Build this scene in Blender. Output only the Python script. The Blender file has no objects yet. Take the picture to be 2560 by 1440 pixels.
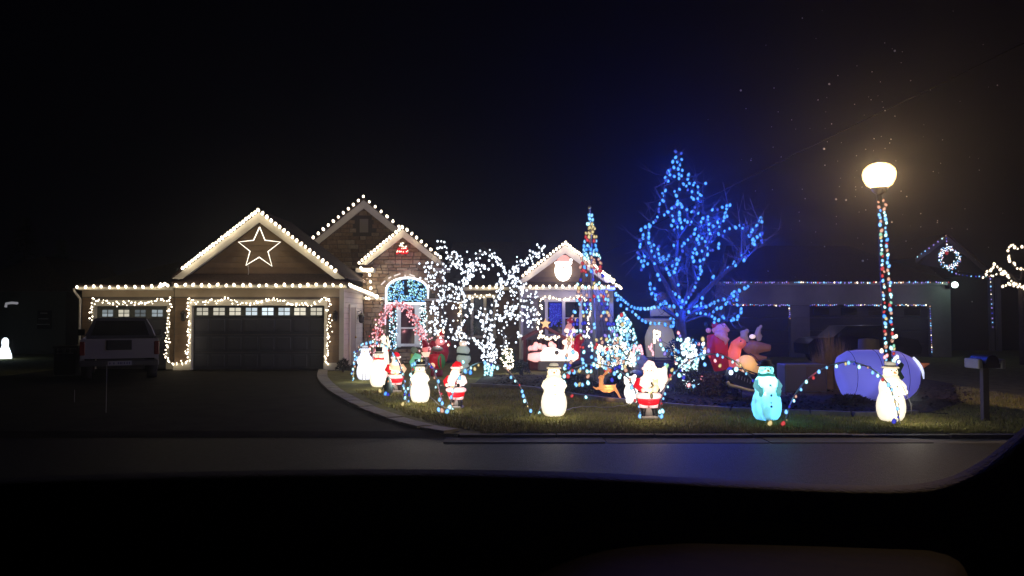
import bpy, math, random
import numpy as np
from mathutils import Vector, Matrix
R = random.Random(7)
PI = math.pi
SC = bpy.context.scene
COL = SC.collection
# ---------------- camera, world, exposure ----------------
TH = math.atan(70/2000)
CAMZ = 1.8
cam = bpy.data.objects.new('camera', bpy.data.cameras.new('camera'))
COL.objects.link(cam)
cam.location = (0, 0, CAMZ)
cam.rotation_euler = (PI/2+TH, 0, 0)
cam.data.lens = 28.125
cam.data.sensor_width = 36
cam.data.clip_start = 0.05
cam.data.clip_end = 400
SC.camera = cam
w = bpy.data.worlds.new('World'); SC.world = w; w.use_nodes = True
bg = w.node_tree.nodes['Background']
bg.inputs[0].default_value = (0.25, 0.28, 0.62, 1)
bg.inputs[1].default_value = 0.0011
SC.view_settings.view_transform = 'Standard'
SC.view_settings.look = 'None'
SC.view_settings.exposure = 0
SC.view_settings.gamma = 1
SC.cycles.use_denoising = True
SC.cycles.max_bounces = 6
SC.cycles.diffuse_bounces = 3
SC.cycles.volume_bounces = 0
SC.cycles.transparent_max_bounces = 6
SC.cycles.sample_clamp_indirect = 1.2
SC.cycles.sample_clamp_direct = 0
SC.cycles.caustics_reflective = False
SC.cycles.caustics_refractive = False
HAZE_DENSITY = 0.0018

# ---------------- pixel <-> world ----------------
ct, st = math.cos(TH), math.sin(TH)
def P(px, py, Y):
    v = 720-py
    yy = 2000*ct - v*st
    zz = 2000*st + v*ct
    return Vector(((px-1280)/yy*Y, Y, CAMZ+zz/yy*Y))
def G(px, py, z=0.0):
    v = 720-py
    yy = 2000*ct - v*st
    zz = 2000*st + v*ct
    Y = (z-CAMZ)/(zz/yy)
    return Vector(((px-1280)/yy*Y, Y, z))

# ---------------- materials ----------------
MATS = {}
def mat(name, col, rough=0.8, var=0.0, scale=8.0, bump=0.0, metal=0.0, bscale=None, spec=0.3, stretch=None):
    if name in MATS: return MATS[name]
    m = bpy.data.materials.new(name); m.use_nodes = True; MATS[name] = m
    nt = m.node_tree; b = nt.nodes['Principled BSDF']
    b.inputs['Roughness'].default_value = rough
    b.inputs['Metallic'].default_value = metal
    b.inputs['Specular IOR Level'].default_value = spec
    b.inputs['Base Color'].default_value = (*col, 1)
    if var or bump:
        tc = nt.nodes.new('ShaderNodeTexCoord')
        src = tc.outputs['Object']
        if stretch:
            mp = nt.nodes.new('ShaderNodeMapping'); mp.inputs['Scale'].default_value = stretch
            nt.links.new(src, mp.inputs['Vector']); src = mp.outputs['Vector']
    if var:
        n = nt.nodes.new('ShaderNodeTexNoise'); n.inputs['Scale'].default_value = scale; n.inputs['Detail'].default_value = 7
        n.inputs['Roughness'].default_value = 0.65
        nt.links.new(src, n.inputs['Vector'])
        r = nt.nodes.new('ShaderNodeValToRGB')
        r.color_ramp.elements[0].position = 0.3; r.color_ramp.elements[1].position = 0.7
        r.color_ramp.elements[0].color = (*[max(0, c*(1-var)) for c in col], 1)
        r.color_ramp.elements[1].color = (*[c*(1+var) for c in col], 1)
        nt.links.new(n.outputs['Fac'], r.inputs['Fac'])
        nt.links.new(r.outputs['Color'], b.inputs['Base Color'])
    if bump:
        n2 = nt.nodes.new('ShaderNodeTexNoise'); n2.inputs['Scale'].default_value = bscale or scale*4; n2.inputs['Detail'].default_value = 5
        nt.links.new(src, n2.inputs['Vector'])
        bp = nt.nodes.new('ShaderNodeBump'); bp.inputs['Strength'].default_value = bump; bp.inputs['Distance'].default_value = 0.02
        nt.links.new(n2.outputs['Fac'], bp.inputs['Height']); nt.links.new(bp.outputs['Normal'], b.inputs['Normal'])
    return m
def emis(name, col, s, sample=True):
    if name in MATS: return MATS[name]
    m = bpy.data.materials.new(name); m.use_nodes = True; MATS[name] = m
    nt = m.node_tree; nt.nodes.remove(nt.nodes['Principled BSDF'])
    e = nt.nodes.new('ShaderNodeEmission'); e.inputs[0].default_value = (*col, 1); e.inputs[1].default_value = s
    nt.links.new(e.outputs[0], nt.nodes['Material Output'].inputs[0])
    if not sample: m.cycles.emission_sampling = 'NONE'
    return m
def bloom_glow(name, core, cs, limb, ls, mid=.45):
    """bulb glow painted by view angle: hot core, coloured limb for bloom"""
    if name in MATS: return MATS[name]
    m = emis(name, core, cs); nt = m.node_tree; e = nt.nodes['Emission']; e.inputs[1].default_value = 1
    lw = nt.nodes.new('ShaderNodeLayerWeight'); lw.inputs[0].default_value = .5  # facing angle sets the emission, so limbs read as a halo
    cr = nt.nodes.new('ShaderNodeValToRGB'); cr.color_ramp.interpolation = 'LINEAR'
    k = max(cs, ls)
    cr.color_ramp.elements[0].position = mid*.35; cr.color_ramp.elements[0].color = (*[c*cs/k for c in core], 1)
    cr.color_ramp.elements[1].position = .97; cr.color_ramp.elements[1].color = (*[c*ls*.25/k for c in limb], 1)
    q = cr.color_ramp.elements.new(mid); q.color = (*[c*ls/k for c in limb], 1)
    vm = nt.nodes.new('ShaderNodeVectorMath'); vm.operation = 'SCALE'; vm.inputs[3].default_value = k
    nt.links.new(lw.outputs['Facing'], cr.inputs[0]); nt.links.new(cr.outputs[0], vm.inputs[0]); nt.links.new(vm.outputs[0], e.inputs[0])
    return m
def shell(name, col, glow, trans=0.6, base=None):
    """thin moulded plastic or fabric skin; its inner light is partly painted as emission"""
    if name in MATS: return MATS[name]
    m = bpy.data.materials.new(name); m.use_nodes = True; MATS[name] = m
    nt = m.node_tree; b = nt.nodes['Principled BSDF']
    b.inputs['Base Color'].default_value = (*(base or col), 1)
    b.inputs['Roughness'].default_value = 0.45
    b.inputs['Emission Color'].default_value = (*col, 1)
    b.inputs['Emission Strength'].default_value = glow
    lw = nt.nodes.new('ShaderNodeLayerWeight'); lw.inputs[0].default_value = .5  # emission dims by view angle and noise, painting the lamp inside
    ns = nt.nodes.new('ShaderNodeTexNoise'); ns.inputs['Scale'].default_value = 4.5; ns.inputs['Detail'].default_value = 3
    tcs = nt.nodes.new('ShaderNodeTexCoord'); nt.links.new(tcs.outputs['Object'], ns.inputs['Vector'])
    m1 = nt.nodes.new('ShaderNodeMath'); m1.operation = 'MULTIPLY_ADD'; m1.inputs[1].default_value = -1.15*glow; m1.inputs[2].default_value = 1.1*glow
    m2 = nt.nodes.new('ShaderNodeMath'); m2.operation = 'MULTIPLY_ADD'; m2.inputs[1].default_value = .7*glow
    m3 = nt.nodes.new('ShaderNodeMath'); m3.operation = 'MAXIMUM'; m3.inputs[1].default_value = .12*glow
    nt.links.new(lw.outputs['Facing'], m1.inputs[0]); nt.links.new(ns.outputs['Fac'], m2.inputs[0]); nt.links.new(m1.outputs[0], m2.inputs[2]); nt.links.new(m2.outputs[0], m3.inputs[0]); nt.links.new(m3.outputs[0], b.inputs['Emission Strength'])
    t = nt.nodes.new('ShaderNodeBsdfTranslucent'); t.inputs[0].default_value = (*(base or col), 1)
    mx = nt.nodes.new('ShaderNodeMixShader'); mx.inputs[0].default_value = trans
    nt.links.new(b.outputs[0], mx.inputs[1]); nt.links.new(t.outputs[0], mx.inputs[2])
    nt.links.new(mx.outputs[0], nt.nodes['Material Output'].inputs[0])
    return m

# ---------------- mesh builder ----------------
class MB:
    def __init__(s): s.v = []; s.f = []; s.mi = []; s.m = 0
    def add(s, vs, fs):
        o = len(s.v); s.v += [tuple(v) for v in vs]; s.f += [tuple(i+o for i in f) for f in fs]; s.mi += [s.m]*len(fs); return s
    def box(s, a, b):
        x0, x1 = sorted((a[0], b[0])); y0, y1 = sorted((a[1], b[1])); z0, z1 = sorted((a[2], b[2]))
        return s.add([(x0,y0,z0),(x1,y0,z0),(x1,y1,z0),(x0,y1,z0),(x0,y0,z1),(x1,y0,z1),(x1,y1,z1),(x0,y1,z1)],
                     [(3,2,1,0),(4,5,6,7),(0,1,5,4),(1,2,6,5),(2,3,7,6),(3,0,4,7)])
    def bbox(s, a, b, r=0.03):
        # box with chamfered vertical and top edges
        x0, x1 = sorted((a[0], b[0])); y0, y1 = sorted((a[1], b[1])); z0, z1 = sorted((a[2], b[2]))
        def ring(i, z): return [(x0+i+r,y0+i,z),(x1-i-r,y0+i,z),(x1-i,y0+i+r,z),(x1-i,y1-i-r,z),(x1-i-r,y1-i,z),(x0+i+r,y1-i,z),(x0+i,y1-i-r,z),(x0+i,y0+i+r,z)]
        vs = ring(r*.5, z0)+ring(0, z0+r)+ring(0, z1-r)+ring(r*.6, z1)
        fs = [tuple(range(7,-1,-1)), tuple(range(24,32))]
        for k in range(3):
            for i in range(8):
                j = (i+1)%8; fs.append((k*8+i, k*8+j, k*8+8+j, k*8+8+i))
        return s.add(vs, fs)
    def poly(s, pts, d):
        """extrude polygon (3d points) by vector d"""
        n = len(pts); d = Vector(d); pts = [Vector(p) for p in pts]
        vs = pts+[p+d for p in pts]
        fs = [tuple(range(n)), tuple(range(2*n-1, n-1, -1))]+[(i, i+n, (i+1)%n+n, (i+1)%n) for i in range(n)]
        return s.add(vs, fs)
    def sph(s, c, r, seg=10, ring=7, rot=None):
        if not hasattr(r, '__len__'): r = (r, r, r)
        vs = [(0,0,-1)]
        for i in range(1, ring):
            a = -PI/2+PI*i/ring
            vs += [(math.cos(a)*math.cos(2*PI*j/seg), math.cos(a)*math.sin(2*PI*j/seg), math.sin(a)) for j in range(seg)]
        vs.append((0,0,1))
        fs = []
        for j in range(seg): fs.append((0, 1+(j+1)%seg, 1+j))
        for i in range(ring-2):
            for j in range(seg):
                a = 1+i*seg; fs.append((a+j, a+(j+1)%seg, a+seg+(j+1)%seg, a+seg+j))
        a = 1+(ring-2)*seg
        for j in range(seg): fs.append((a+j, a+(j+1)%seg, len(vs)-1))
        M = rot.to_3x3() if rot else Matrix.Identity(3)
        c = Vector(c)
        return s.add([c+M@Vector((v[0]*r[0], v[1]*r[1], v[2]*r[2])) for v in vs], fs)
    def lathe(s, prof, c=(0,0,0), seg=20, sx=1, sy=1):
        vs = []; fs = []; c = Vector(c)
        for r, z in prof:
            vs += [c+Vector((r*sx*math.cos(2*PI*j/seg), r*sy*math.sin(2*PI*j/seg), z)) for j in range(seg)]
        for i in range(len(prof)-1):
            for j in range(seg):
                k = (j+1)%seg; fs.append((i*seg+j, i*seg+k, i*seg+seg+k, i*seg+seg+j))
        fs.append(tuple(range(seg-1,-1,-1))); o = (len(prof)-1)*seg; fs.append(tuple(range(o, o+seg)))
        return s.add(vs, fs)
    def tube(s, pts, r, seg=6):
        pts = [Vector(p) for p in pts]
        if not hasattr(r, '__len__'): r = [r]*len(pts)
        vs = []; fs = []; n = len(pts); up = None
        for i, p in enumerate(pts):
            d = (pts[min(i+1, n-1)]-pts[max(i-1, 0)])
            d = d.normalized() if d.length > 1e-9 else Vector((0,0,1))
            if up is None:
                up = d.orthogonal().normalized()
            else:
                up = (up-d*up.dot(d)); up = up.normalized() if up.length > 1e-6 else d.orthogonal().normalized()
            b = d.cross(up)
            vs += [p+(up*math.cos(2*PI*j/seg)+b*math.sin(2*PI*j/seg))*r[i] for j in range(seg)]
        for i in range(n-1):
            for j in range(seg):
                k = (j+1)%seg; fs.append((i*seg+j, i*seg+k, i*seg+seg+k, i*seg+seg+j))
        fs.append(tuple(range(seg-1,-1,-1))); fs.append(tuple(range((n-1)*seg, n*seg)))
        return s.add(vs, fs)
    def mesh(s, name, mats, smooth=False, off=None):
        me = bpy.data.meshes.new(name)
        vs = s.v
        if off is not None: vs = [(v[0]-off[0], v[1]-off[1], v[2]-off[2]) for v in vs]
        me.from_pydata(vs, [], s.f)
        if not isinstance(mats, (list, tuple)): mats = [mats]
        for m in mats: me.materials.append(m)
        if len(mats) > 1: me.polygons.foreach_set('material_index', s.mi)
        if smooth: me.polygons.foreach_set('use_smooth', [True]*len(s.f))
        me.update()
        return me
def link(name, data, parent=None, loc=None):
    o = bpy.data.objects.new(name, data); COL.objects.link(o)
    if parent is not None: o.parent = parent
    if loc is not None: o.location = loc
    return o
def tag(o, label, cat, group=None, kind=None):
    if label: o['label'] = label
    if cat: o['category'] = cat
    if group: o['group'] = group
    if kind: o['kind'] = kind
    return o
def thing(name, label, cat, loc=(0,0,0), rz=0, group=None):
    o = link(name, None); o.location = loc; o.rotation_euler = (0, 0, rz)
    return tag(o, label, cat, group)
def wpos(o):
    p = Vector((0,0,0))
    while o is not None: p += o.location; o = o.parent
    return p
def part(name, mb, m, parent, smooth=False, world=False, kind=None, label=None):
    """world=True: mb is in world coordinates and no ancestor is rotated"""
    o = link(name, mb.mesh(name, m, smooth, wpos(parent) if world else None), parent)
    if kind: o['kind'] = kind
    if label: o['label'] = label
    return o
def struct(name, mb, m, smooth=False, parent=None):
    o = link(name, mb.mesh(name, m, smooth), parent)
    if parent is None: o['kind'] = 'structure'
    return o
def lamp(parent, loc, power, col, radius=0.0, world=False):
    l = bpy.data.lights.new('lamp_light', 'POINT'); l.energy = power; l.color = col; l.shadow_soft_size = radius
    o = link('lamp_light', l, parent)
    o.location = Vector(loc)-wpos(parent) if world else loc
    return o
def remesh(o, vox):
    md = o.modifiers.new('skin', 'REMESH'); md.mode = 'VOXEL'; md.voxel_size = vox; md.use_smooth_shade = True
    md2 = o.modifiers.new('soft', 'SMOOTH'); md2.iterations = 3; md2.factor = 0.5

# ---------------- convex clipping in the (x, z) plane ----------------
def clip(poly, a, b, c):
    """keep a*x+b*z <= c"""
    out = []
    for i in range(len(poly)):
        p, q = poly[i], poly[(i+1)%len(poly)]
        dp, dq = a*p[0]+b*p[1]-c, a*q[0]+b*q[1]-c
        if dp <= 0: out.append(p)
        if (dp < 0) != (dq < 0) and dp != dq:
            t = dp/(dp-dq); out.append((p[0]+(q[0]-p[0])*t, p[1]+(q[1]-p[1])*t))
    return out
def pieces(name, parent, poly, Y, cells, mats, depth, jit=0.0, state=None, stuff=None):
    """each cell (x0,x1,z0,z1) clipped to a convex polygon becomes one proud piece"""
    for (x0, x1, z0, z1) in cells:
        q = clip(clip(clip(clip(poly, -1, 0, -x0), 1, 0, x1), 0, -1, -z0), 0, 1, z1)
        if len(q) < 3: continue
        ar = abs(sum(q[i][0]*q[(i+1)%len(q)][1]-q[(i+1)%len(q)][0]*q[i][1] for i in range(len(q))))/2
        if ar < 0.0015: continue
        d = depth+R.uniform(-jit, jit)
        cx = sum(p[0] for p in q)/len(q); cz = sum(p[1] for p in q)/len(q)
        ins = 0.9 if jit else 1.0
        n = len(q)
        vs = [(p[0], Y, p[1]) for p in q]+[(cx+(p[0]-cx)*ins, Y-d, cz+(p[1]-cz)*ins) for p in q]
        fs = [tuple(range(n, 2*n)), tuple(range(n-1,-1,-1))]+[(i, (i+1)%n, (i+1)%n+n, i+n) for i in range(n)]
        if state is not None and state[0] >= 300:
            stuff.m = R.randrange(len(mats)); stuff.add(vs, fs); continue
        if state is not None: state[0] += 1
        b = MB(); b.add(vs, fs)
        part(name, b, R.choice(mats), parent, world=True)
def siding(parent, poly, Y, mats, ex=0.19):
    zs = [p[1] for p in poly]; xs = [p[0] for p in poly]
    cells = []; z = min(zs)
    while z < max(zs):
        cells.append((min(xs)-1, max(xs)+1, z+0.008, z+ex)); z += ex
    # lap boards: lower edge proud
    for (x0, x1, z0, z1) in cells:
        q = clip(clip(poly, 0, -1, -z0), 0, 1, z1)
        if len(q) < 3: continue
        n = len(q)
        def dy(z): return 0.03-0.02*(z-z0)/(z1-z0)
        vs = [(p[0], Y, p[1]) for p in q]+[(p[0], Y-dy(p[1]), p[1]) for p in q]
        fs = [tuple(range(n, 2*n)), tuple(range(n-1,-1,-1))]+[(i, (i+1)%n, (i+1)%n+n, i+n) for i in range(n)]
        b = MB(); b.add(vs, fs); part('siding_board', b, R.choice(mats), parent, world=True)
def stone_cells(x0, x1, z0, z1, hh=(0.11, 0.19), ww=(0.2, 0.46)):
    out = []; z = z0
    while z < z1:
        h = R.uniform(*hh); x = x0-R.uniform(0, 0.3)
        while x < x1:
            wd = R.uniform(*ww); out.append((x+0.008, x+wd-0.008, z+0.008, z+h-0.008)); x += wd
        z += h
    return out

# ---------------- bulbs and light strings ----------------
def bulb_mesh(name, m, r=0.055, simple=False):
    b = MB()
    if simple: b.sph((0,0,0), r, 6, 4)
    else:
        b.lathe([(r*.45, -r*1.15), (r*.85, -r*.75), (r, -r*.1), (r*.8, r*.6), (r*.35, r*1.2)], seg=8)
    return b.mesh(name, m, True)
BK = 0.9
GG = bloom_glow
E = {
 'warm': GG('warm bulb', (1, 0.88, 0.68), 7, (1, 0.72, 0.42), 1.5, .6),
 'warmdim': GG('soft warm bulb', (1, 0.88, 0.66), 3, (1, 0.68, 0.42), .8, .5),
 'white': GG('cool white bulb', (0.9, 0.96, 1.0), 3, (0.5, 0.65, 1.0), .7, .5),
 'teal': GG('ice bulb', (0.6, 0.97, 1.0), 1.8, (0.15, 0.65, .8), .7, .5),
 'blue': GG('blue bulb', (0.13, 0.48, 1.0), 1.3, (0.0, 0.09, 0.95), .9, .55),
 'bluedim': GG('dim blue bulb', (0.08, 0.14, 0.8), 0.8, (.01, .03, .5), .4, .5),
 'lblue': GG('light blue bulb', (0.3, 0.68, 1.0), 1.4, (0.02, 0.25, 0.9), .8, .55),
 'dblue': GG('deep blue bulb', (0.08, 0.09, 0.85), 0.8, (.01, .01, .6), .4, .5),
 'green': GG('pale green bulb', (0.4, 0.9, 0.65), 0.9, (.05, .5, .25), .4, .5),
 'yellow': GG('yellow bulb', (1, 0.82, 0.38), 0.9, (.7, .4, .05), .4, .5),
 'red': GG('red bulb', (0.9, 0.1, 0.1), 0.8, (.6, .01, .02), .4, .5),
 'orange': GG('orange bulb', (1.0, 0.62, 0.45), 0.85, (.8, .2, .08), .4, .5),
 'pink': GG('pink bulb', (1.0, 0.55, 0.6), 1.6, (.9, .15, .2), .7, .5),
 'violet': GG('violet bulb', (0.45, 0.35, 1.0), 0.9, (.1, .05, .7), .4, .5),
}
for k_, m_ in E.items():
    if k_ != 'warm': m_.cycles.emission_sampling = 'NONE'   # the strings' own lamps carry their light
BULB = {k: bulb_mesh('bulb_'+k, m) for k, m in E.items()}
WIRE = mat('dark wire', (0.01, 0.014, 0.01), 0.6)
def along(pts, step, jit=0.0):
    """evenly spaced points on a world polyline"""
    out = []; carry = 0
    pts = [Vector(p) for p in pts]
    for a, b in zip(pts[:-1], pts[1:]):
        L = (b-a).length
        t = carry
        while t < L:
            out.append(a.lerp(b, t/L)); t += step*(1+R.uniform(-jit, jit))
        carry = t-L
    return out
def string(name, label, cat, runs, cols, size=1.0, wires=None, group=None, lamps=(), single=True, cap=300, svar=0.12, root=None):
    """runs: list of lists of bulb positions; cols: function(index, point) -> colour key"""
    first = Vector(root) if root is not None else Vector(runs[0][0])
    t = thing(name, label, cat, first, 0, group)
    wb = MB()
    for rn in (wires or runs):
        if len(rn) > 1: wb.tube([Vector(p) for p in rn], 0.007, 3)
    if wb.f: part('wire', wb, WIRE, t, world=True)
    i = 0; rest = MB(); keys = []
    for rn in runs:
        for p in rn:
            k = cols(i, p); sz = size*BK*(1+R.uniform(-svar, svar))
            if single and i < cap:
                o = link('bulb', BULB[k], t, Vector(p)-first); o.scale = (sz, sz, sz)
                o.rotation_euler = (R.uniform(-.6,.6), R.uniform(-.6,.6), 0)
            else:
                if k not in keys: keys.append(k)
                rest.m = keys.index(k); rest.sph(p, 0.055*sz, 6, 4)
            i += 1
    if rest.f:
        part('bulb', rest, [E[k] for k in keys], t, True, world=True, kind='stuff')
    for (p, pw, c) in lamps: lamp(t, p, pw, c, world=True)
    return t
def XZ(px, py, Y):
    p = P(px, py, Y); return (p.x, p.z)
# ---------------- ground, road, driveway, lawn ----------------
GRASS = mat('lawn turf', (0.13, 0.128, 0.045), 0.95, 0.4, 3.0, 0.6, bscale=40, spec=0.1)
ASPH = mat('road asphalt', (0.022, 0.022, 0.023), 0.62, 0.55, 24, 0.5, bscale=70, spec=0.07)
DRIVE = mat('driveway asphalt', (0.024, 0.022, 0.016), 0.9, 0.35, 1.6, 0.4, bscale=90, spec=0.04)
CONC = mat('kerb concrete', (0.27, 0.25, 0.22), 0.85, 0.25, 5, 0.3, bscale=60)
MULCH = mat('bed mulch', (0.028, 0.02, 0.015), 0.95, 0.5, 9, 0.9, bscale=30)
YK = 12.72      # lawn edge along the street
edge_x0 = G(1150, 1076).x-.25
b = MB(); b.add([(edge_x0,YK-0.3,-0.02),(90,YK-0.3,-0.02),(90,110,-0.02),(edge_x0,110,-0.02)], [(0,1,2,3)])
b.add([(-90,YK+.5,-0.02),(edge_x0,YK+.5,-0.02),(edge_x0,110,-0.02),(-90,110,-0.02)], [(0,1,2,3)]); b.add([(-90,YK-.46,-0.062),(edge_x0,YK-.46,-0.062),(edge_x0,YK+.5,-0.02),(-90,YK+.5,-0.02)], [(0,1,2,3)])
struct('ground', b, GRASS)
b = MB(); b.add([(-90,-25,-0.06),(90,-25,-0.06),(90,YK-0.45,-0.06),(-90,YK-0.45,-0.06)], [(0,1,2,3)])
struct('road', b, ASPH)
edge_px = [(822,915),(818,938),(828,955),(850,974),(880,992),(925,1014),(985,1038),(1050,1058),(1100,1069),(1150,1076)]
edge = [G(*p) for p in edge_px]
def smooth(pts, n=5):
    out = []
    for i in range(len(pts)-1):
        p0, p1, p2, p3 = pts[max(i-1,0)], pts[i], pts[i+1], pts[min(i+2,len(pts)-1)]
        for k in range(n):
            t = k/n
            out.append(0.5*((2*p1)+(p2-p0)*t+(2*p0-5*p1+4*p2-p3)*t*t+(3*p1-p0-3*p2+p3)*t**3))
    out.append(pts[-1]); return out
edge = smooth(edge, 4)
# driveway slab: from the garage to the street, its right edge follows the lawn edging
b = MB(); pts = [Vector((p.x, p.y, -0.012)) for p in edge]
pts = [Vector((-4.9, 26.6, -0.012))]+pts
left = [Vector((-15.4, 27.1, -0.012)), Vector((-15.4, 20, -0.012)), Vector((-17.5, YK-0.3, -0.012))]
n = len(pts)
vs = pts+[Vector((-15.4-max(0,(20-p.y))*0.28, p.y, -0.012)) for p in pts]
b.add(vs, [(i, i+1, n+i+1, n+i) for i in range(n-1)])
yt_ = min(p.y for p in edge)
b.add([(-17.6,yt_,-0.0115),(edge[-1].x,yt_,-0.0115),(edge[-1].x-.1,YK-0.46,-0.055),(-17.6,YK-0.46,-0.055)], [(0,1,2,3)])
struct('driveway', b, DRIVE)
# curved edging of concrete blocks between driveway and lawn
kerb = link('kerb', None); kerb['kind'] = 'structure'
def slab_piece(a, c, wdt, z0, z1, name, m, parent, gap=0.015):
    d = (c-a); L = d.length; d.normalize(); nrm = Vector((d.y, -d.x, 0))
    a2 = a+d*gap; c2 = c-d*gap
    bb = MB(); k = R.uniform(-0.008, 0.008)
    q = [a2, c2, c2+nrm*wdt, a2+nrm*wdt]
    bb.poly([(v.x, v.y, z0) for v in q], (0, 0, z1-z0+k))
    part(name, bb, m, parent)
cum = along([Vector((p.x,p.y,0)) for p in edge], 0.62)
for i in range(len(cum)-1): slab_piece(cum[i], cum[i+1], 0.3, -0.1, 0.03, 'kerb_block', CONC, kerb)
# straight kerb and gutter along the street
x = edge[-1].x
while x < 14:
    slab_piece(Vector((x, YK-0.46, 0)), Vector((x+1.5, YK-0.46, 0)), -0.16, -0.08, -0.012, 'kerb_block', mat('old kerb concrete', (0.1,0.095,0.085), 0.9, 0.4, 6, 0.4), kerb)
    x += 1.5
gut = link('gutter', None); gut['kind'] = 'structure'
x = edge[-1].x-.2
while x < 14:
    slab_piece(Vector((x, YK-0.95, 0)), Vector((x+2.4, YK-0.95, 0)), -0.47, -0.09, -0.052, 'gutter_slab', mat('gutter concrete', (0.042,0.04,0.036), 0.85, 0.3, 3, 0.3), gut)
    x += 2.4
# planting bed behind the lawn, right half
bed_px = [(1180,965),(1330,972),(1500,1000),(1640,1012),(1760,1022),(1900,1030),(2050,1035),(2180,1040),(2330,1030),(2400,1005),(2380,960)]
bed = [G(*p) for p in bed_px]
b = MB(); top = [Vector((p.x+0.2, 24.5, 0.012)) for p in bed]; n = len(bed)
b.add([(p.x, p.y, 0.012) for p in bed]+top, [(i, i+1, n+i+1, n+i) for i in range(n-1)])
struct('planting_bed', b, MULCH)
be = link('bed_edging', None); be['kind'] = 'structure'
cum = along([Vector((p.x,p.y,0)) for p in bed[:9]], 0.7)
for i in range(len(cum)-1): slab_piece(cum[i], cum[i+1], 0.12, -0.02, 0.07, 'edging_block', mat('edging stone', (0.17,0.16,0.17), 0.8, 0.3, 6), be)
# bark chips and fallen leaves over the bed
cb = MB()
for _ in range(5200):
    f = R.uniform(.3, len(bed)-1.3); i = int(f); e = bed[i].lerp(bed[i+1], f-i); q = Vector((e.x+R.uniform(-.1,.4), e.y+.12+abs(R.gauss(0,2.2)), .02+R.uniform(0,.02)))
    if q.y > 24.3: continue
    a = R.uniform(0, 2*PI); s = R.uniform(.02,.06); d = Vector((math.cos(a),math.sin(a),R.uniform(-.2,.5)))*s; n_ = Vector((-math.sin(a),math.cos(a),R.uniform(-.3,.3)))*s*.5
    cb.m = 0 if R.random() < .75 else 1
    cb.add([q-d-n_, q+d-n_, q+d+n_, q-d+n_], [(0,1,2,3)])
o = link('bark_chips', cb.mesh('bark_chips', [MULCH, mat('fallen leaf', (.07,.045,.025), .9)])); o['kind'] = 'stuff'
# grass blades
rg = np.random.default_rng(3)
def in_lawn(x, y):
    ex = np.array([p.x for p in edge]); ey = np.array([p.y for p in edge])
    o = np.argsort(ey); lim = np.interp(y, ey[o], ex[o])
    bx = np.array([p.x for p in bed]); by = np.array([p.y for p in bed])
    o2 = np.argsort(bx); lb = np.interp(x, bx[o2], by[o2], left=18.5, right=13.6)
    return (x > lim+0.33) & (y < lb-0.1) | ((x > lim+0.33) & (x < 0) & (y < 26) & (y > YK) & (x < -0.3) & (y < 19.5))
N = 150000
gx = rg.uniform(-6.5, 11.5, N); gy = YK-0.28+(rg.uniform(0, 1, N)**1.5)*11
ok = in_lawn(gx, gy); gx = gx[ok]; gy = gy[ok]; N = len(gx)
# patches of thicker and thinner turf
pn = np.sin(gx*2.1+np.sin(gy*1.7)*2)+np.sin(gy*3.3+np.cos(gx*1.3)*2)
h = rg.uniform(0.018, 0.05, N)*(1+0.3*pn*0.5)
a = rg.uniform(0, PI, N); wd = rg.uniform(0.004, 0.009, N)
lean = rg.normal(0, 0.02, (N, 2))
V = np.zeros((N, 3, 3))
V[:,0,0] = gx-np.cos(a)*wd; V[:,0,1] = gy-np.sin(a)*wd; V[:,0,2] = -0.021
V[:,1,0] = gx+np.cos(a)*wd; V[:,1,1] = gy+np.sin(a)*wd; V[:,1,2] = -0.021
V[:,2,0] = gx+lean[:,0]; V[:,2,1] = gy+lean[:,1]; V[:,2,2] = h
me = bpy.data.meshes.new('grass'); me.vertices.add(N*3); me.vertices.foreach_set('co', V.ravel())
me.loops.add(N*3); me.loops.foreach_set('vertex_index', np.arange(N*3)); me.polygons.add(N)
me.polygons.foreach_set('loop_start', np.arange(N)*3); me.polygons.foreach_set('loop_total', np.full(N, 3))
me.materials.append(mat('grass blade', (0.27, 0.27, 0.085), 0.9, 0.5, 1.1, spec=0.1)); me.materials.append(mat('dry grass blade', (0.32, 0.27, 0.13), 0.9, spec=0.1))
me.polygons.foreach_set('material_index', (rg.uniform(0,1,N) < 0.28).astype(np.int32)); me.update(calc_edges=True)
g = link('grass', me); g['kind'] = 'stuff'

# ---------------- the decorated house ----------------
TAN = [mat('tan siding %d' % i, c, 0.75, 0.12, 4) for i, c in enumerate([(0.18,0.122,0.072),(0.165,0.112,0.068),(0.195,0.13,0.078)])]
TRIM = mat('cream trim paint', (0.62, 0.58, 0.48), 0.55, 0.06, 5)
TRIMW = mat('white trim paint', (0.75, 0.75, 0.74), 0.5)
SOFF = mat('beige soffit', (0.5, 0.46, 0.38), 0.6)
ROOF = mat('brown shingles', (0.06, 0.038, 0.03), 0.9, 0.5, 14, 0.8)
STONE = [mat('field stone %d' % i, c, 0.85, 0.3, 9, 0.6) for i, c in enumerate([(0.32,0.23,0.14),(0.26,0.175,0.105),(0.38,0.29,0.19),(0.21,0.14,0.09),(0.28,0.215,0.15)])]
MORT = mat('mortar', (0.11, 0.09, 0.07), 0.95)
DARKW = mat('dark wall', (0.12, 0.1, 0.085), 0.8, 0.15, 4)
DOORM = mat('garage door paint', (0.042, 0.044, 0.056), 0.6, 0.08, 3)
DOORD = mat('garage door upper paint', (0.10, 0.11, 0.10), 0.6)
GLASSD = mat('dark glass', (0.012, 0.012, 0.016), 0.08, spec=0.6)
house = thing('main_house', 'tan siding and stone house outlined in white bulbs with two garage doors', 'house', (-4.0, 29, 0))
def hp(name, mb, m, smooth=False, kind=None, parent=None, label=None): return part(name, mb, m, parent or house, smooth, world=True, kind=kind, label=label)
YG, YL, YE, YR, YB = 26.7, 27.15, 30.4, 28.5, 32.6   # garage, left bay, entry, right wing, rear gable
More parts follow.
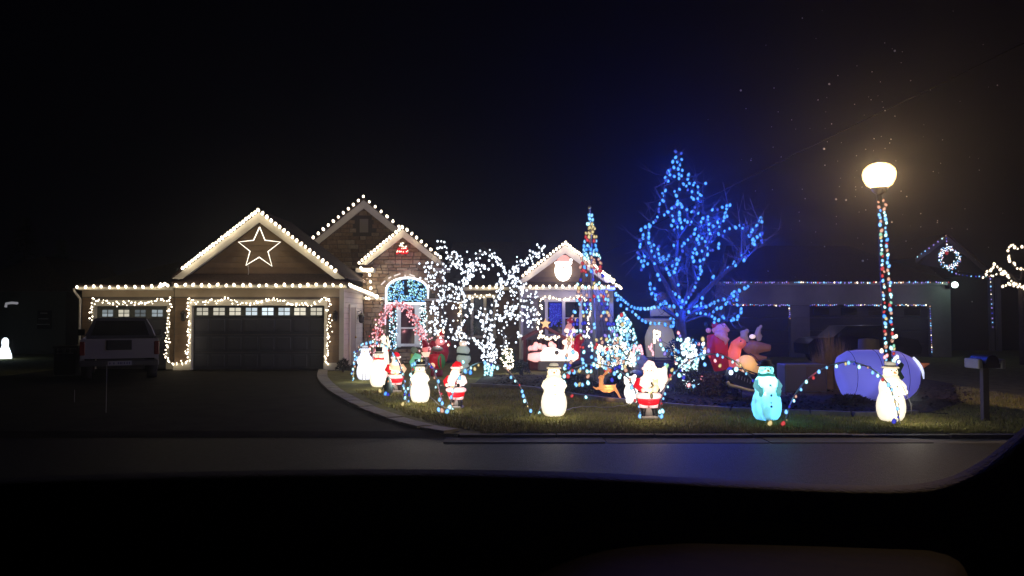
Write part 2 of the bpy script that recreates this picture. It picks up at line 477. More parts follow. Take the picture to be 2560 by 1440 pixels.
def rect(px0, py0, px1, py1, Y):
    a = P(px0, py1, Y); c = P(px1, py0, Y); return a.x, a.z, c.x, c.z
def prect(mb, px0, py0, px1, py1, Y, y0, y1):
    x0, z0, x1, z1 = rect(px0, py0, px1, py1, Y); mb.box((x0, y0, z0), (x1, y1, z1)); return mb
# core walls behind the boards
xL, xM, xR = P(205,800,YL).x, P(437,800,YG).x, P(858,800,YG).x
zE = P(600,722,YG).z
b = MB(); b.box((xL, YL+0.25, 0), (xM, YE+3, zE)); b.box((xM, YG+0.25, 0), (xR, YE+3, zE)); hp('wall', b, DARKW)
# pier walls with siding
def wall_rect(px0, px1, py0, Y, thick=0.25):
    x0 = P(px0,800,Y).x; x1 = P(px1,800,Y).x; z1 = P(600,py0,Y).z
    bb = MB(); bb.box((x0, Y, 0), (x1, Y+thick, z1)); hp('wall', bb, DARKW)
    return x0, x1, z1
for (a0, a1, Y) in [(205,236,YL),(419,437,YL),(437,479,YG),(811,858,YG)]:
    x0, x1, z1 = wall_rect(a0, a1, 745, Y)
    siding(house, [(x0+.02,0.05),(x1-.02,0.05),(x1-.02,z1),(x0+.02,z1)], Y, TAN)
    bb = MB(); bb.box((x0-.01, Y-0.06, 0.0), (x1+.01, Y, 0.24)); hp('pier_base', bb, TRIM)
# headers above the doors
for (a0, a1, Y, p0, p1) in [(205,437,YL,722,765),(437,858,YG,720,764)]:
    x0, z0, x1, z1 = rect(a0, p0, a1, p1, Y)
    bb = MB(); bb.box((x0, Y, z0), (x1, Y+0.25, z1)); hp('wall', bb, DARKW)
    zz = P(600, 742, Y).z
    bb = MB(); bb.box((x0+.01, Y-0.03, zz), (x1-.01, Y, z1)); hp('frieze_board', bb, mat('frieze paint', (0.36,0.29,0.2), 0.7, 0.1, 3))
# door trims
def door(px0, px1, py0, Y, wins, ww, wy0, wy1, bright):
    x0, x1 = P(px0,800,Y).x, P(px1,800,Y).x; z1 = P(600,py0,Y).z
    Yd = Y+0.14
    dr = thing('garage_door', None, None); dr.parent = house
    del_keys = [k for k in ('label','category') if k in dr]
    for k in del_keys: del dr[k]
    zb = P(600, wy1+4, Yd).z
    hs = [0.01, zb/3, 2*zb/3, zb, z1]
    for i in range(4):
        bb = MB(); za, zc = hs[i]+.008, hs[i+1]-.008
        bb.box((x0+.01, Yd, za), (x1-.01, Yd+0.05, zc))
        nn = max(4, round((x1-x0)/0.56))
        if i < 3:
            for k in range(nn):
                c0 = x0+(x1-x0)*k/nn+.05; c1 = x0+(x1-x0)*(k+1)/nn-.05
                bb.bbox((c0, Yd-0.018, za+.08), (c1, Yd+.01, zc-.08), .012)
        hp('door_section', bb, DOORM if i < 3 else DOORD, parent=dr)
    for wx, br in zip(wins, bright):
        X0, X1 = P(wx,780,Yd).x, P(wx+ww,780,Yd).x; Z0, Z1 = P(600,wy1,Yd).z, P(600,wy0,Yd).z
        fr = MB(); t = 0.018
        for a_, c_ in [((X0-t,Z0-t),(X1+t,Z0)),((X0-t,Z1),(X1+t,Z1+t)),((X0-t,Z0),(X0,Z1)),((X1,Z0),(X1+t,Z1)),(((X0+X1)/2-.012,Z0),((X0+X1)/2+.012,Z1))]:
            fr.box((a_[0], Yd-0.03, a_[1]), (c_[0], Yd, c_[1]))
        fr.box((X0, Yd-0.028, (Z0+Z1)/2-.01), ((X0+X1)/2-.012, Yd-.001, (Z0+Z1)/2+.01)); fr.box(((X0+X1)/2+.012, Yd-0.028, (Z0+Z1)/2-.01), (X1, Yd-.001, (Z0+Z1)/2+.01))
        hp('window_frame', fr, DOORD, parent=dr)
        for ix in range(2):
            for iz in range(2):
                xa = X0+.002 if ix == 0 else (X0+X1)/2+.013; xb = (X0+X1)/2-.013 if ix == 0 else X1-.002
                za = Z0+.002 if iz == 0 else (Z0+Z1)/2+.011; zb2 = (Z0+Z1)/2-.011 if iz == 0 else Z1-.002
                k = br[0]*R.uniform(.75, 1.15)
                q = max(1, round(k*8)); cool = br[1]
                col = (0.8, 0.93, 1.0) if cool else (1.0, 0.93, 0.74)
                bb = MB(); bb.box((xa, Yd-.016, za), (xb, Yd-.008, zb2))
                hp('window_pane', bb, emis('lit pane %d %d' % (q, cool), col, q/8*1.0), parent=dr)
    # surrounding trim boards
    tb = MB(); tz = 0.11
    tb.box((x0-.10, Y-0.035, 0.0), (x0, Y+.16, z1)); hp('door_trim', tb, TRIM)
    tb = MB(); tb.box((x1, Y-0.035, 0.0), (x1+.10, Y+.16, z1)); hp('door_trim', tb, TRIM)
    tb = MB(); tb.box((x0-.10, Y-0.038, z1), (x1+.10, Y+.16, z1+.2)); hp('door_trim', tb, TRIM)
    return dr
door(237, 418, 765, YL, [256.5,297,338,380.5], 27, 774.5, 791.5, [(.35,1),(.62,0),(.16,1),(.34,1)])
door(480, 811, 764, YG, [492.6,534,574,615,655.5,696.5,736,777], 28.5, 769.5, 788, [(.5,0),(.6,0),(.78,0),(.78,1),(1.05,1),(.75,1),(.95,0),(.78,0)])
# eaves: gutter, fascia, soffit
def eave(px0, px1, Y, py=713, depth=0.5):
    x0, x1 = P(px0,py,Y).x, P(px1,py,Y).x; z = P(600,py,Y).z
    bb = MB(); bb.box((x0, Y, z-0.10), (x1, Y+.1, z)); hp('gutter', bb, TRIM)
    bb = MB(); bb.box((x0+.01, Y+.1, z-0.12), (x1-.01, Y+depth, z-.10)); hp('soffit', bb, SOFF)
    return x0, x1, z
YEV = 26.2
eave(192, 433, 26.7, 716, 0.5); ex0, ex1, ez = eave(433, 874, YEV, 712, 0.55)
# side gutter of the garage running back to the entry
b = MB(); a0 = P(874,712,YEV); a1 = P(944,741,30.1)
b.poly([(a0.x-.1,a0.y,a0.z-.1),(a0.x,a0.y,a0.z-.1),(a0.x,a0.y,a0.z),(a0.x-.1,a0.y,a0.z)], (a1.x-a0.x, a1.y-a0.y, a1.z-a0.z)); hp('gutter', b, TRIM)
# roof skirt over the eaves
def roofpoly(pts, t=0.06, name='roof'):
    bb = MB(); bb.poly(pts, (0, 0, -t)); return hp(name, bb, ROOF)
zk = ez+0.45
roofpoly([(ex0-.05,YEV-.02,ez+.07),(ex1+.02,YEV-.02,ez+.07),(ex1-.4,YEV+.55,ez+.42),(ex0-.05,YEV+.55,ez+.42)])
l0 = P(192,716,26.7)
roofpoly([(l0.x-.05,26.68,l0.z+.05),(ex0-.05,26.68,l0.z+.05),(ex0-.05,31,l0.z+1.1),(l0.x+1.5,31,l0.z+1.1)])
# shingle courses on the skirts: thin proud strips
sh = MB()
for k in range(5):
    f0 = k/5; y0 = YEV-.02+.57*f0; z0 = ez+.075+.35*f0
    sh.poly([(ex0-.05+.0,y0,z0),(ex1+.02-.42*f0,y0,z0),(ex1+.02-.42*f0-.05,y0+.13,z0+.078),(ex0-.05,y0+.13,z0+.078)], (0,0,0.018))
hp('shingle_course', sh, ROOF, kind='stuff')
def gable(apx, apy, lpx, rpx, bpy_, Y, wallY, board=0.34, wallmats=TAN, stone=False, back=4.0, inner=0.0, ret=None):
    """front gable: rake boards, soffit, wall face, roof slopes running back"""
    A = P(apx, apy, Y); L = P(lpx, bpy_, Y); Rr = P(rpx, bpy_, Y)
    A.x = (L.x+Rr.x)/2 if abs(A.x-(L.x+Rr.x)/2) < .3 else A.x
    for S, nm in ((L, 'l'), (Rr, 'r')):
        d = (A-S); 
        bb = MB()
        q = [S, A, A-Vector((0,0,board)), S+Vector((math.copysign(board*0.95, A.x-S.x), 0, 0))]
        bb.poly(q, (0, 0.05, 0)); hp('rake_board', bb, TRIM)
        # soffit under the overhang
        bb = MB(); t0 = Vector((0,0,board*0.5))
        bb.poly([S+Vector((math.copysign(board*.5,A.x-S.x),.05,0)), A-t0+Vector((0,.05,0)), Vector((A.x,wallY,A.z-board*.5)), Vector((S.x+math.copysign(board*.5,A.x-S.x),wallY,S.z))], (0,0,-.015))
        hp('soffit', bb, SOFF)
        # roof slope
        bb = MB(); up = Vector((0,0,.06))
        q = [S+Vector((0,-.04,0))+up*0.3, A+Vector((0,-.04,0))+up*.3, Vector((A.x,Y+back,A.z))+up*.3, Vector((S.x,Y+back,S.z))+up*.3]
        bb.poly(q, (0,0,.07)); hp('roof', bb, ROOF)
    k = board*0.6
    sl = (A.z-L.z)/(A.x-L.x)
    poly = [(L.x+k/sl*1.0, L.z+.0), (Rr.x-k/sl*1.0, Rr.z), (A.x, A.z-k*1.1)]
    bb = MB(); bb.poly([(x, wallY, z) for x, z in poly], (0, .2, 0)); hp('wall', bb, MORT if stone else DARKW)
    return A, L, Rr, poly
A, L, Rr, poly = gable(651, 530, 430, 862, 697, YEV-.02, YG-.02)
siding(house, poly, YG-.02, TAN); GAR = (A, L, Rr)
# rear gable, stone faced
A, L, Rr, poly = gable(908, 500, 700, 1116, 671, YB-.45, YB, stone=True, back=6)
REAR = (A, L, Rr)
STC = [0]; STF = MB(); STF.m = 0
vx0, vz0, vx1, vz1 = rect(898, 546, 923, 583, YB)
cells = [c for c in stone_cells(min(p[0] for p in poly), max(p[0] for p in poly), min(p[1] for p in poly), max(p[1] for p in poly), (.13,.2), (.24,.46)) if not (c[1] > vx0 and c[0] < vx1 and c[3] > vz0 and c[2] < vz1)]
vis = [(P(775,670,YB).x, P(900,672,YB).z), (P(1010,672,YB).x, P(900,672,YB).z), (P(1010,580,YB).x, P(900,590,YB).z), (P(908,500,YB).x, poly[2][1]), (P(775,600,YB).x, P(900,612,YB).z)]
pieces('stone', house, poly, YB, [c for c in cells if c[1] > vis[0][0]-.3 and c[0] < vis[1][0]+.6], STONE[:4]+STONE[1:2], 0.035, 0.02, STC, STF)
b = MB(); b.box((vx0+.03, YB-.07, vz0+.03), (vx1-.03, YB-.03, vz1-.03))
vent = hp('gable_vent', b, mat('vent paint', (0.3,0.26,0.2), 0.7))
for k in range(6):
    z = vz0+.05+(vz1-vz0-.1)*k/6; bb = MB(); bb.box((vx0+.05, YB-.095, z), (vx1-.05, YB-.07, z+.05)); part('vent_slat', bb, mat('vent paint', (0,0,0)), vent, world=True)
# entry gable and wall
YEo = YE-.5
A, L, Rr, poly = gable(1005, 573, 899, 1113, 661, YEo, YE, board=0.3, stone=True, back=3)
ENT = (A, L, Rr)
wx0, wx1 = P(906,800,YE).x, P(1110,800,YE).x
wz = poly[0][1]
b = MB(); b.box((wx0, YE, 0), (wx1, YE+.3, wz+.02)); hp('wall', b, MORT)
# wall stones around the arched window
ax0, ax1 = P(968,730,YE).x, P(1070,730,YE).x; acx = (ax0+ax1)/2; aw = (ax1-ax0)/2
zs_, zt_ = P(1000,727,YE).z, P(1000,696,YE).z; wb = P(1000,868,YE).z
def in_win(c):
    cx, cz = (c[0]+c[1])/2, (c[2]+c[3])/2
    if not (c[1] > ax0 and c[0] < ax1 and c[3] > wb): return False
    if cz < zs_+.05: return True
    dx = (cx-acx)/(aw+.05); return abs(dx) < 1 and cz < zs_+(zt_-zs_)*math.sqrt(1-dx*dx)+.04
cells = [c for c in stone_cells(wx0, wx1, 0.0, wz+1.5) if not in_win(c)]
pieces('stone', house, [(wx0,0),(wx1,0),(wx1,wz),(wx0,wz)], YE, [c for c in cells if c[2] < wz], STONE, 0.04, 0.02, STC, STF)
pieces('stone', house, poly, YE, [c for c in cells if c[3] > wz-.1], STONE, 0.04, 0.02, STC, STF)
# stone piers with caps either side of the entry window
for (p0, p1, pt) in [(909,953,749),(1064,1104,752)]:
    Y = YE-.35; x0, x1 = P(p0,800,Y).x, P(p1,800,Y).x; zt = P(900,pt,Y).z
    bb = MB(); bb.box((x0+.05, Y+.05, 0), (x1-.05, YE-.06, zt)); hp('pier', bb, MORT)
    pieces('stone', house, [(x0,0),(x1,0),(x1,zt),(x0,zt)], Y+.05, stone_cells(x0, x1, 0.02, zt), STONE, 0.05, 0.02, STC, STF)
    bb = MB(); bb.bbox((x0-.07, Y-.07, zt), (x1+.07, YE-.06, zt+.09), .02); hp('pier_cap', bb, TRIM)
if STF.f: hp('stone', STF, STONE, kind='stuff')
# eave returns
for (p0, p1) in [(889,933),(1085,1123)]:
    bb = MB(); x0, z0, x1, z1 = rect(p0, 670, p1, 680, YEo); bb.box((x0, YEo, z0), (x1, YE+.02, z1)); hp('eave_return', bb, TRIM)
# voussoir stones of the arch
for k in range(11):
    t0 = PI-PI*(k+.06)/11; t1 = PI-PI*(k+.94)/11
    def pt(t, r): return (acx+math.cos(t)*(aw+r), YE, zs_+math.sin(t)*(zt_-zs_+r))
    bb = MB(); bb.poly([pt(t0,.06), pt(t0,.33), pt(t1,.33), pt(t1,.06)], (0,-.07,0)); hp('arch_stone', bb, STONE[k%3])
# arched window
win = thing('window', None, None); [win.__delitem__(k) for k in ('label','category') if k in win]; win.parent = house
arc = [(acx+math.cos(PI-PI*k/16)*aw, zs_+math.sin(PI-PI*k/16)*(zt_-zs_)) for k in range(17)]
zm = P(1000,757,YE).z
b = MB(); b.poly([(x, YE-.04, z) for x, z in [(ax0,zm)]+arc+[(ax1,zm)]], (0, .03, 0)); part('pane', b, GLASSD, win, world=True)
b = MB(); b.tube([(ax0, YE-.07, zm)]+[(x, YE-.07, z) for x, z in arc]+[(ax1, YE-.07, zm)], .045, 6); part('frame', b, TRIMW, win, world=True)
b = MB(); b.box((ax0-.05, YE-.12, zm-.1), (ax1+.05, YE-.005, zm)); part('transom', b, TRIMW, win, world=True)
gx0, gx1 = P(1003,800,YE).x, P(1037,800,YE).x; gz0, gz1, gm = P(1000,859,YE).z, P(1000,771,YE).z, P(1000,820,YE).z
for (p0, p1) in [(972,992),(1052,1069)]:
    b = MB(); x0, z0, x1, z1 = rect(p0, 760, p1, 868, YE); b.box((x0, YE-.045, z0), (x1, YE-.01, zm-.1)); part('pane', b, GLASSD, win, world=True)
b = MB(); b.box((gx0, YE-.05, gz0), (gx1, YE-.02, gz1)); part('pane', b, mat('dim maroon lit glass', (0.03,0.012,0.02), .1, spec=.6), win, world=True)
for (p0, p1) in [(992,1003),(1037,1052)]:
    b = MB(); x0, z0, x1, z1 = rect(p0, 760, p1, 868, YE); b.box((x0, YE-.10, z0), (x1, YE-.005, zm-.1)); part('frame', b, TRIMW, win, world=True)
b = MB(); b.box((gx0, YE-.085, gm-.025), (gx1, YE-.05, gm+.025)); part('frame', b, TRIMW, win, world=True)
b = MB(); b.box((gx0, YE-.09, gz1), (gx1, YE-.01, zm-.1)); part('frame', b, TRIMW, win, world=True)
b = MB(); b.box((gx0-.15, YE-.14, gz0-.1), (gx1+.15, YE-.01, gz0)); part('sill', b, TRIMW, win, world=True)
# garage side wall, visible beside the entry
xs = xR
for k in range(15):
    z = .1+k*.18; bb = MB(); bb.poly([(xs, YG+.02, z), (xs+.03, YG+.02, z), (xs+.012, YG+.02, z+.172), (xs, YG+.02, z+.172)], (0, 3.5, 0)); hp('siding_board', bb, mat('pale siding', (0.5,0.44,0.38), .6, .06, 3))
b = MB(); b.box((xs-.12, YG-.05, 0), (xs+.035, YG+.015, zE)); hp('corner_board', b, TRIM)
sd = thing('side_door', None, None); [sd.__delitem__(k) for k in ('label','category') if k in sd]; sd.parent = house
b = MB(); b.box((xs+.02, 27.6, 0.1), (xs+.055, 28.5, 2.1)); part('door_leaf', b, mat('side door paint', (0.35,0.3,0.26), .6), sd, world=True)
b = MB(); b.box((xs+.03, 27.5, 0.1), (xs+.075, 27.6, 2.2)); b.box((xs+.03, 28.5, 0.1), (xs+.075, 28.6, 2.2)); b.box((xs+.03, 27.6, 2.1), (xs+.075, 28.5, 2.2)); part('door_frame', b, TRIM, sd, world=True)
b = MB(); b.sph((xs+.09, 28.42, 1.05), .035); part('door_knob', b, mat('brass', (0.5,0.35,0.1), .3, metal=1), sd, True, world=True)
# middle wing
YM = 31.0
mx0, mx1 = P(1108,800,YM).x, P(1330,800,YM).x; mz = P(1200,724,YM).z
b = MB(); b.box((mx0, YM, 0), (mx1, YM+.3, mz)); hp('wall', b, DARKW)
siding(house, [(mx0,.1),(P(1150,800,YM).x,.1),(P(1150,800,YM).x,mz),(mx0,mz)], YM, TAN)
siding(house, [(P(1237,800,YM).x,.1),(mx1,.1),(mx1,mz),(P(1237,800,YM).x,mz)], YM, TAN)
ma, mb_, mzz = eave(1112, 1300, YM-.5, 718, .5)
roofpoly([(ma,YM-.52,mzz+.06),(mb_+.5,YM-.52,mzz+.06),(mb_+.5,YM+3.5,mzz+2.1),(ma,YM+3.5,mzz+2.1)])
def window(p0, p1, t, bt, Y, mull, inner=None, shutters=None):
    wn = thing('window', None, None); [wn.__delitem__(k) for k in ('label','category') if k in wn]; wn.parent = house
    x0, z0, x1, z1 = rect(p0, t, p1, bt, Y)
    edges = [x0]+[P(m,800,Y).x for m in mull]+[x1]
    for i in range(len(edges)-1):
        bb = MB(); bb.box((edges[i]+.05, Y-.05, z0+.05), (edges[i+1]-.05, Y-.035, z1-.05)); part('pane', bb, GLASSD, wn, world=True)
        bb = MB(); bb.box((edges[i]+.05, Y-.07, (z0+z1)/2-.02), (edges[i+1]-.05, Y-.05, (z0+z1)/2+.02)); part('sash_bar', bb, TRIM, wn, world=True)
    for e in edges:
        bb = MB(); bb.box((e-.055, Y-.09, z0+.04), (e+.055, Y-.005, z1-.04)); part('frame', bb, TRIM, wn, world=True)
    bb = MB(); bb.box((x0-.08, Y-.1, z1-.04), (x1+.08, Y-.005, z1+.08)); part('frame', bb, TRIM, wn, world=True)
    bb = MB(); bb.box((x0-.1, Y-.14, z0-.05), (x1+.1, Y-.005, z0+.04)); part('sill', bb, TRIM, wn, world=True)
    return wn
window(1152, 1236, 742, 842, YM, [1180.5, 1212.5])
# right wing with gable
rx0, rx1 = P(1298,800,YR).x, P(1533,800,YR).x; rz = P(1400,724,YR).z
b = MB(); b.box((rx0, YR, 0), (rx1, YR+5, rz)); hp('wall', b, DARKW)
GREY = [mat('grey siding %d' % i, c, 0.75, 0.1, 4) for i, c in enumerate([(0.16,0.15,0.15),(0.15,0.14,0.142),(0.17,0.16,0.158)])]
siding(house, [(rx0+.14,.1),(rx1-.14,.1),(rx1-.14,rz-.3),(rx0+.14,rz-.3)], YR, GREY)
for x in (rx0, rx1-.14):
    bb = MB(); bb.box((x, YR-.06, 0), (x+.14, YR, rz-.3)); hp('corner_board', bb, TRIM)
bb = MB(); bb.box((rx0, YR-.06, rz-.3), (rx1, YR, rz)); hp('frieze_board', bb, mat('pale frieze', (0.42,0.39,0.36), .7))
window(1366, 1451, 752, 838, YR, [1409])
for (p0, p1) in [(1346,1362),(1455,1471)]:
    x0, z0, x1, z1 = rect(p0, 750, p1, 836, YR)
    sb = MB(); sb.box((x0, YR-.06, z0), (x1, YR-.031, z1))
    for k in range(12):
        z = z0+.03+(z1-z0-.06)*k/12; sb.box((x0+.03, YR-.075, z), (x1-.03, YR-.06, z+.06))
    hp('shutter', sb, mat('dark shutter paint', (0.03,0.03,0.035), .6))
r0, r1, rzz = eave(1299, 1538, YR-.5, 717, .5)
roofpoly([(r0-.03,YR-.52,rzz+.06),(r1+.03,YR-.52,rzz+.06),(r1-.3,YR-.02,rzz+.2),(r0+.3,YR-.02,rzz+.2)])
A, L, Rr, poly = gable(1411, 612, 1293, 1534, 706, YR-.5, YR-.02, board=.3, back=5)
siding(house, poly, YR-.02, TAN); RGT = (A, L, Rr)
# downspouts
for (px, Y) in [(199, YL), (1299, YR)]:
    x = P(px,800,Y).x; bb = MB(); z = P(px,722,Y).z
    bb.tube([(x, Y-.4, z), (x, Y-.35, z-.1), (x+.05, Y-.08, z-.35), (x+.05, Y-.08, .1), (x+.05, Y-.3, .03)], .04, 6); hp('downspout', bb, TRIM)
# ---------------- light strings on the house ----------------
def K(k): return lambda i, p: k
def pp(pxs, Y): return [P(x, y, Y) for x, y in pxs]
def rake_run(S, A, n, up=.09, Y=None, jit=0.0, over=False):
    out = []
    for i in range(n):
        t = (i+.5*0+R.uniform(-jit, jit))/(n-1) if n > 1 else 0
        p = S.lerp(A, max(0, min(1, t))); p = Vector((p.x, p.y-.09-R.uniform(0,.03), p.z+up+R.uniform(-jit,jit)*.4)); out.append(p)
    return out
def lampsalong(run, n, pw, col, off=(0,-.15,-.1)):
    return [(Vector(run[int((i+.5)*len(run)/n)])+Vector(off), pw*(LK if col == LW else 1), col) for i in range(n)]
LW = (1.0, 0.8, 0.52); LK = .5
eL = [P(x+R.uniform(-2,2), 717+R.uniform(-1.6,1.6), 26.6) for x in np.linspace(193, 398, 11)]
string('roof_lights', 'white bulbs along the gutter over the truck, left end of the garage eave', 'string lights', [eL], K('warm'), 1.0, group='white bulb strings outlining the roofs', lamps=lampsalong(eL, 3, 3.2, LW))
eR = [P(x+R.uniform(-2,2), 712.5+R.uniform(-1.6,1.6), 26.1) for x in np.linspace(400, 874, 24)]+[P(402,714,26.2),P(408,712,26.2),P(413,710,26.2)]
string('roof_lights', 'white bulbs along the long gutter between the star gable and the wide garage door', 'string lights', [eR[:24], eR[24:]], K('warm'), 1.05, group='white bulb strings outlining the roofs', lamps=lampsalong(eR[:24], 6, 3.2, LW))
A, L, Rr = GAR
gl = rake_run(L.lerp(A,.14), A, 26, .05, jit=.02); gr = rake_run(Rr.lerp(A,.1), A, 19, .05, jit=.02)
string('roof_lights', 'white bulbs up both slopes of the big garage gable around the star', 'string lights', [gl, gr], K('warm'), 1.1, group='white bulb strings outlining the roofs', lamps=lampsalong(gl, 4, 3, LW)+lampsalong(gr, 4, 3, LW))
A, L, Rr = REAR
a0 = L.lerp(A, .40)
rl = [a0.lerp(A, i/10)+Vector((0,-.06,.14)) for i in range(11)]; rr = [A.lerp(Rr, i/14)+Vector((0,-.06,.12)) for i in range(1, 7)]
string('roof_lights', 'widely spaced white bulbs on the highest stone gable behind', 'string lights', [rl, rr], K('warm'), 1.15, group='white bulb strings outlining the roofs', lamps=lampsalong(rl, 2, 7, LW, (0,-.9,-.7))+lampsalong(rr, 1, 7, LW, (0,-.9,-.7)))
A, L, Rr = ENT
el = rake_run(L, A, 15, .06, jit=.02); er = [A.lerp(Rr, i/9)+Vector((0,-.07,.12)) for i in range(1, 9)]
rt = pp([(902,669),(907,674),(913,675),(919,676),(925,675),(930,673)], YEo-.1)
string('roof_lights', 'white bulbs on the small stone gable above the arched window', 'string lights', [el, er, rt, pp([(924,687),(926,704),(927,720)], YE-.2)], K('warm'), 1.15, group='white bulb strings outlining the roofs', lamps=lampsalong(el, 3, 4.5, LW)+lampsalong(er, 2, 3.5, LW)+[(P(918,700,YE-.8), 14, LW)])
a0 = P(876,713,26.1); a1 = P(944,741,30.0)
ec = [a0.lerp(a1, i/26) for i in range(27)]+pp([(930,742),(936,743),(942,744),(915,745),(922,746)], YE-.55)
string('roof_lights', 'tight white bulbs down the side gutter from garage corner to stone pier', 'string lights', [ec], K('warm'), .95, group='white bulb strings outlining the roofs', lamps=lampsalong(ec, 3, 3, LW, (.15,0,-.15))+[(P(930,760,29.2), 5, LW)])
em = [P(x, 717.5, YM-.65) for x in (1176,1192,1208,1224,1240,1256)]
string('roof_lights', 'white bulbs on the short gutter seen through the white lit tree', 'string lights', [em], K('warm'), 1.15, group='white bulb strings outlining the roofs', lamps=lampsalong(em, 1, 5, LW))
er2 = [P(x, 716.5+R.uniform(-.6,.6), YR-.65) for x in np.linspace(1309, 1521, 14)]
string('roof_lights', 'white bulbs along the gutter under the small right gable', 'string lights', [er2], K('warm'), 1.05, group='white bulb strings outlining the roofs', lamps=lampsalong(er2, 3, 3.5, (1,.82,.66)))
A, L, Rr = RGT
ql = rake_run(L.lerp(A,.12), A, 15, .08, jit=.025); qr = rake_run(Rr, A, 22, .06, jit=.035)
string('roof_lights', 'white bulbs up the small right gable with the glowing Santa face', 'string lights', [ql, qr, pp([(1533,706),(1541,713),(1548,716),(1552,720)], YR-.6)], K('warm'), 1.05, group='white bulb strings outlining the roofs', lamps=lampsalong(ql, 3, 1.9, (1,.8,.62))+lampsalong(qr, 3, 1.9, (1,.8,.62)))
# mini lights round the garage doors
def mini(label, paths, Y, step=.055, jit=.035, sz=.5, col='warm', lamps=0, pw=2, lc=LW, name='door_lights', cat='string lights', off=(0,-.2,0), group='mini light strings round doors and windows'):
    runs = []
    for pth in paths:
        base = [P(x, y, Y) for x, y in pth]
        runs.append([q+Vector((R.gauss(0,jit), R.uniform(-.03,.03), R.gauss(0,jit))) for q in along(base, step, .3)])
    allp = [q for r in runs for q in r]
    return string(name, label, cat, runs, K(col), sz, group=group, lamps=lampsalong(allp, lamps, pw, lc, off) if lamps else (), single=False, svar=.3)
mini('warm mini lights sagging over the narrow garage door behind the truck', [[(226,797),(227,770),(231,748),(240,749),(255,751),(268,757),(300,760),(340,760),(375,755),(395,751),(415,750),(428,748),(429,762)],[(427,765),(421,790),(419,820),(417,860),(414,885),(418,902),(430,911),(445,907),(460,905),(472,907)]], YG-.12, lamps=7, pw=1.5)
mini('warm mini lights draped over the wide double garage door', [[(473,906),(469,880),(472,840),(472,800),(469,765),(470,748),(490,755),(508,757),(530,752),(560,749),(590,756),(620,761),(650,754),(680,747),(700,752),(725,761),(760,762),(790,758),(805,750),(820,745),(826,750)],[(822,752),(822,780),(820,810),(822,840),(818,870),(816,895),(817,915)]], YG-.14, lamps=10, pw=1.5)
# rope light star
sp = [(649,567.6),(662.5,600.6),(701,605),(670,629),(680,665.5),(648,643),(615,663),(625,628),(596,605),(634,600.6)]
st_ = thing('star_light', 'white rope light star hung in the big garage gable', 'star light', P(650,620,YG-.15))
b = MB(); b.tube(pp([*sp, sp[0]], YG-.15), .021, 6); part('light_tube', b, emis('star tube', (1,.9,.72), 2.2), st_, world=True)
b = MB(); b.tube([v+Vector((0,.05,0)) for v in pp([*sp, sp[0]], YG-.15)], .02, 5); part('metal_frame', b, WIRE, st_, world=True)
b = MB(); b.tube(pp([(620,663),(622,680),(618,695),(610,703)], YG-.1), .008, 3); part('power_cord', b, TRIMW, st_, world=True)
for q in ((649,600),(620,640),(680,640)): lamp(st_, P(*q, YG-.6), 2, LW, world=True)
# entry window lights
aw_arc = [(ax0-.02, YE-.16, zm-.02)]+[(acx+math.cos(PI-PI*k/18)*(aw+.02), YE-.16, zs_+math.sin(PI-PI*k/18)*(zt_-zs_+.02)) for k in range(19)]+[(ax1+.02, YE-.16, zm-.02)]
t = thing('rope_light', 'bright white rope light tracing the arched entry window', 'rope light', aw_arc[0])
b = MB(); b.tube(aw_arc+[aw_arc[0]], .035, 6); part('light_tube', b, emis('rope tube', (.92,.93,1), 3.2), t, world=True)
b = MB(); b.tube([(ax0-.04, YE-.16, zm-.05), (ax0-.04, YE-.16, P(970,812,YE).z)], .03, 6); part('light_tube', b, emis('rose rope tube', (1,.6,.75), 1.6), t, world=True)
lamp(t, (acx, YE-.6, zt_+.2), 5, (.9,.85,1), world=True); lamp(t, (acx-.5, YE-.7, zm-.2), 5, (1,.75,.85), world=True)
t = thing('rope_light', 'short pieces of white rope light set round the stone arch', 'rope light', P(955,712,YE-.15))
for q in [[(953,712),(963,702)],[(971,696),(978,692)],[(985,690),(1001,684)],[(1024,686),(1037,691)],[(985,700),(984,708)],[(1001,693),(1000,700)],[(1012,687),(1013,691)]]:
    b = MB(); b.tube(pp(q, YE-.15), .028, 5); part('light_tube', b, emis('soft rope tube', (1,.86,.78), 1.1), t, world=True)
pts = []
while len(pts) < 330:
    x, z = R.uniform(ax0+.05, ax1-.05), R.uniform(zm+.05, zt_-.05)
    dx = (x-acx)/aw
    if z < zs_ or (z-zs_) < (zt_-zs_-.06)*math.sqrt(max(0,1-dx*dx)):
        if abs(x-acx+.05) < .07 and z > zm+.3: continue
        pts.append((x, YE-.1-R.uniform(0,.06), z))
string('net_lights', 'turquoise and blue net lights filling the arched window', 'net lights', [pts], lambda i, p: R.choice(['teal','teal','lblue','lblue','blue','green']), .62, wires=[[pts[0],pts[1]]], single=False, lamps=[((acx, YE-.5, zs_), 7, (.15,.6,1)), ((acx-.6, YE-.6, zs_-.1), 4, (.15,.5,1))])
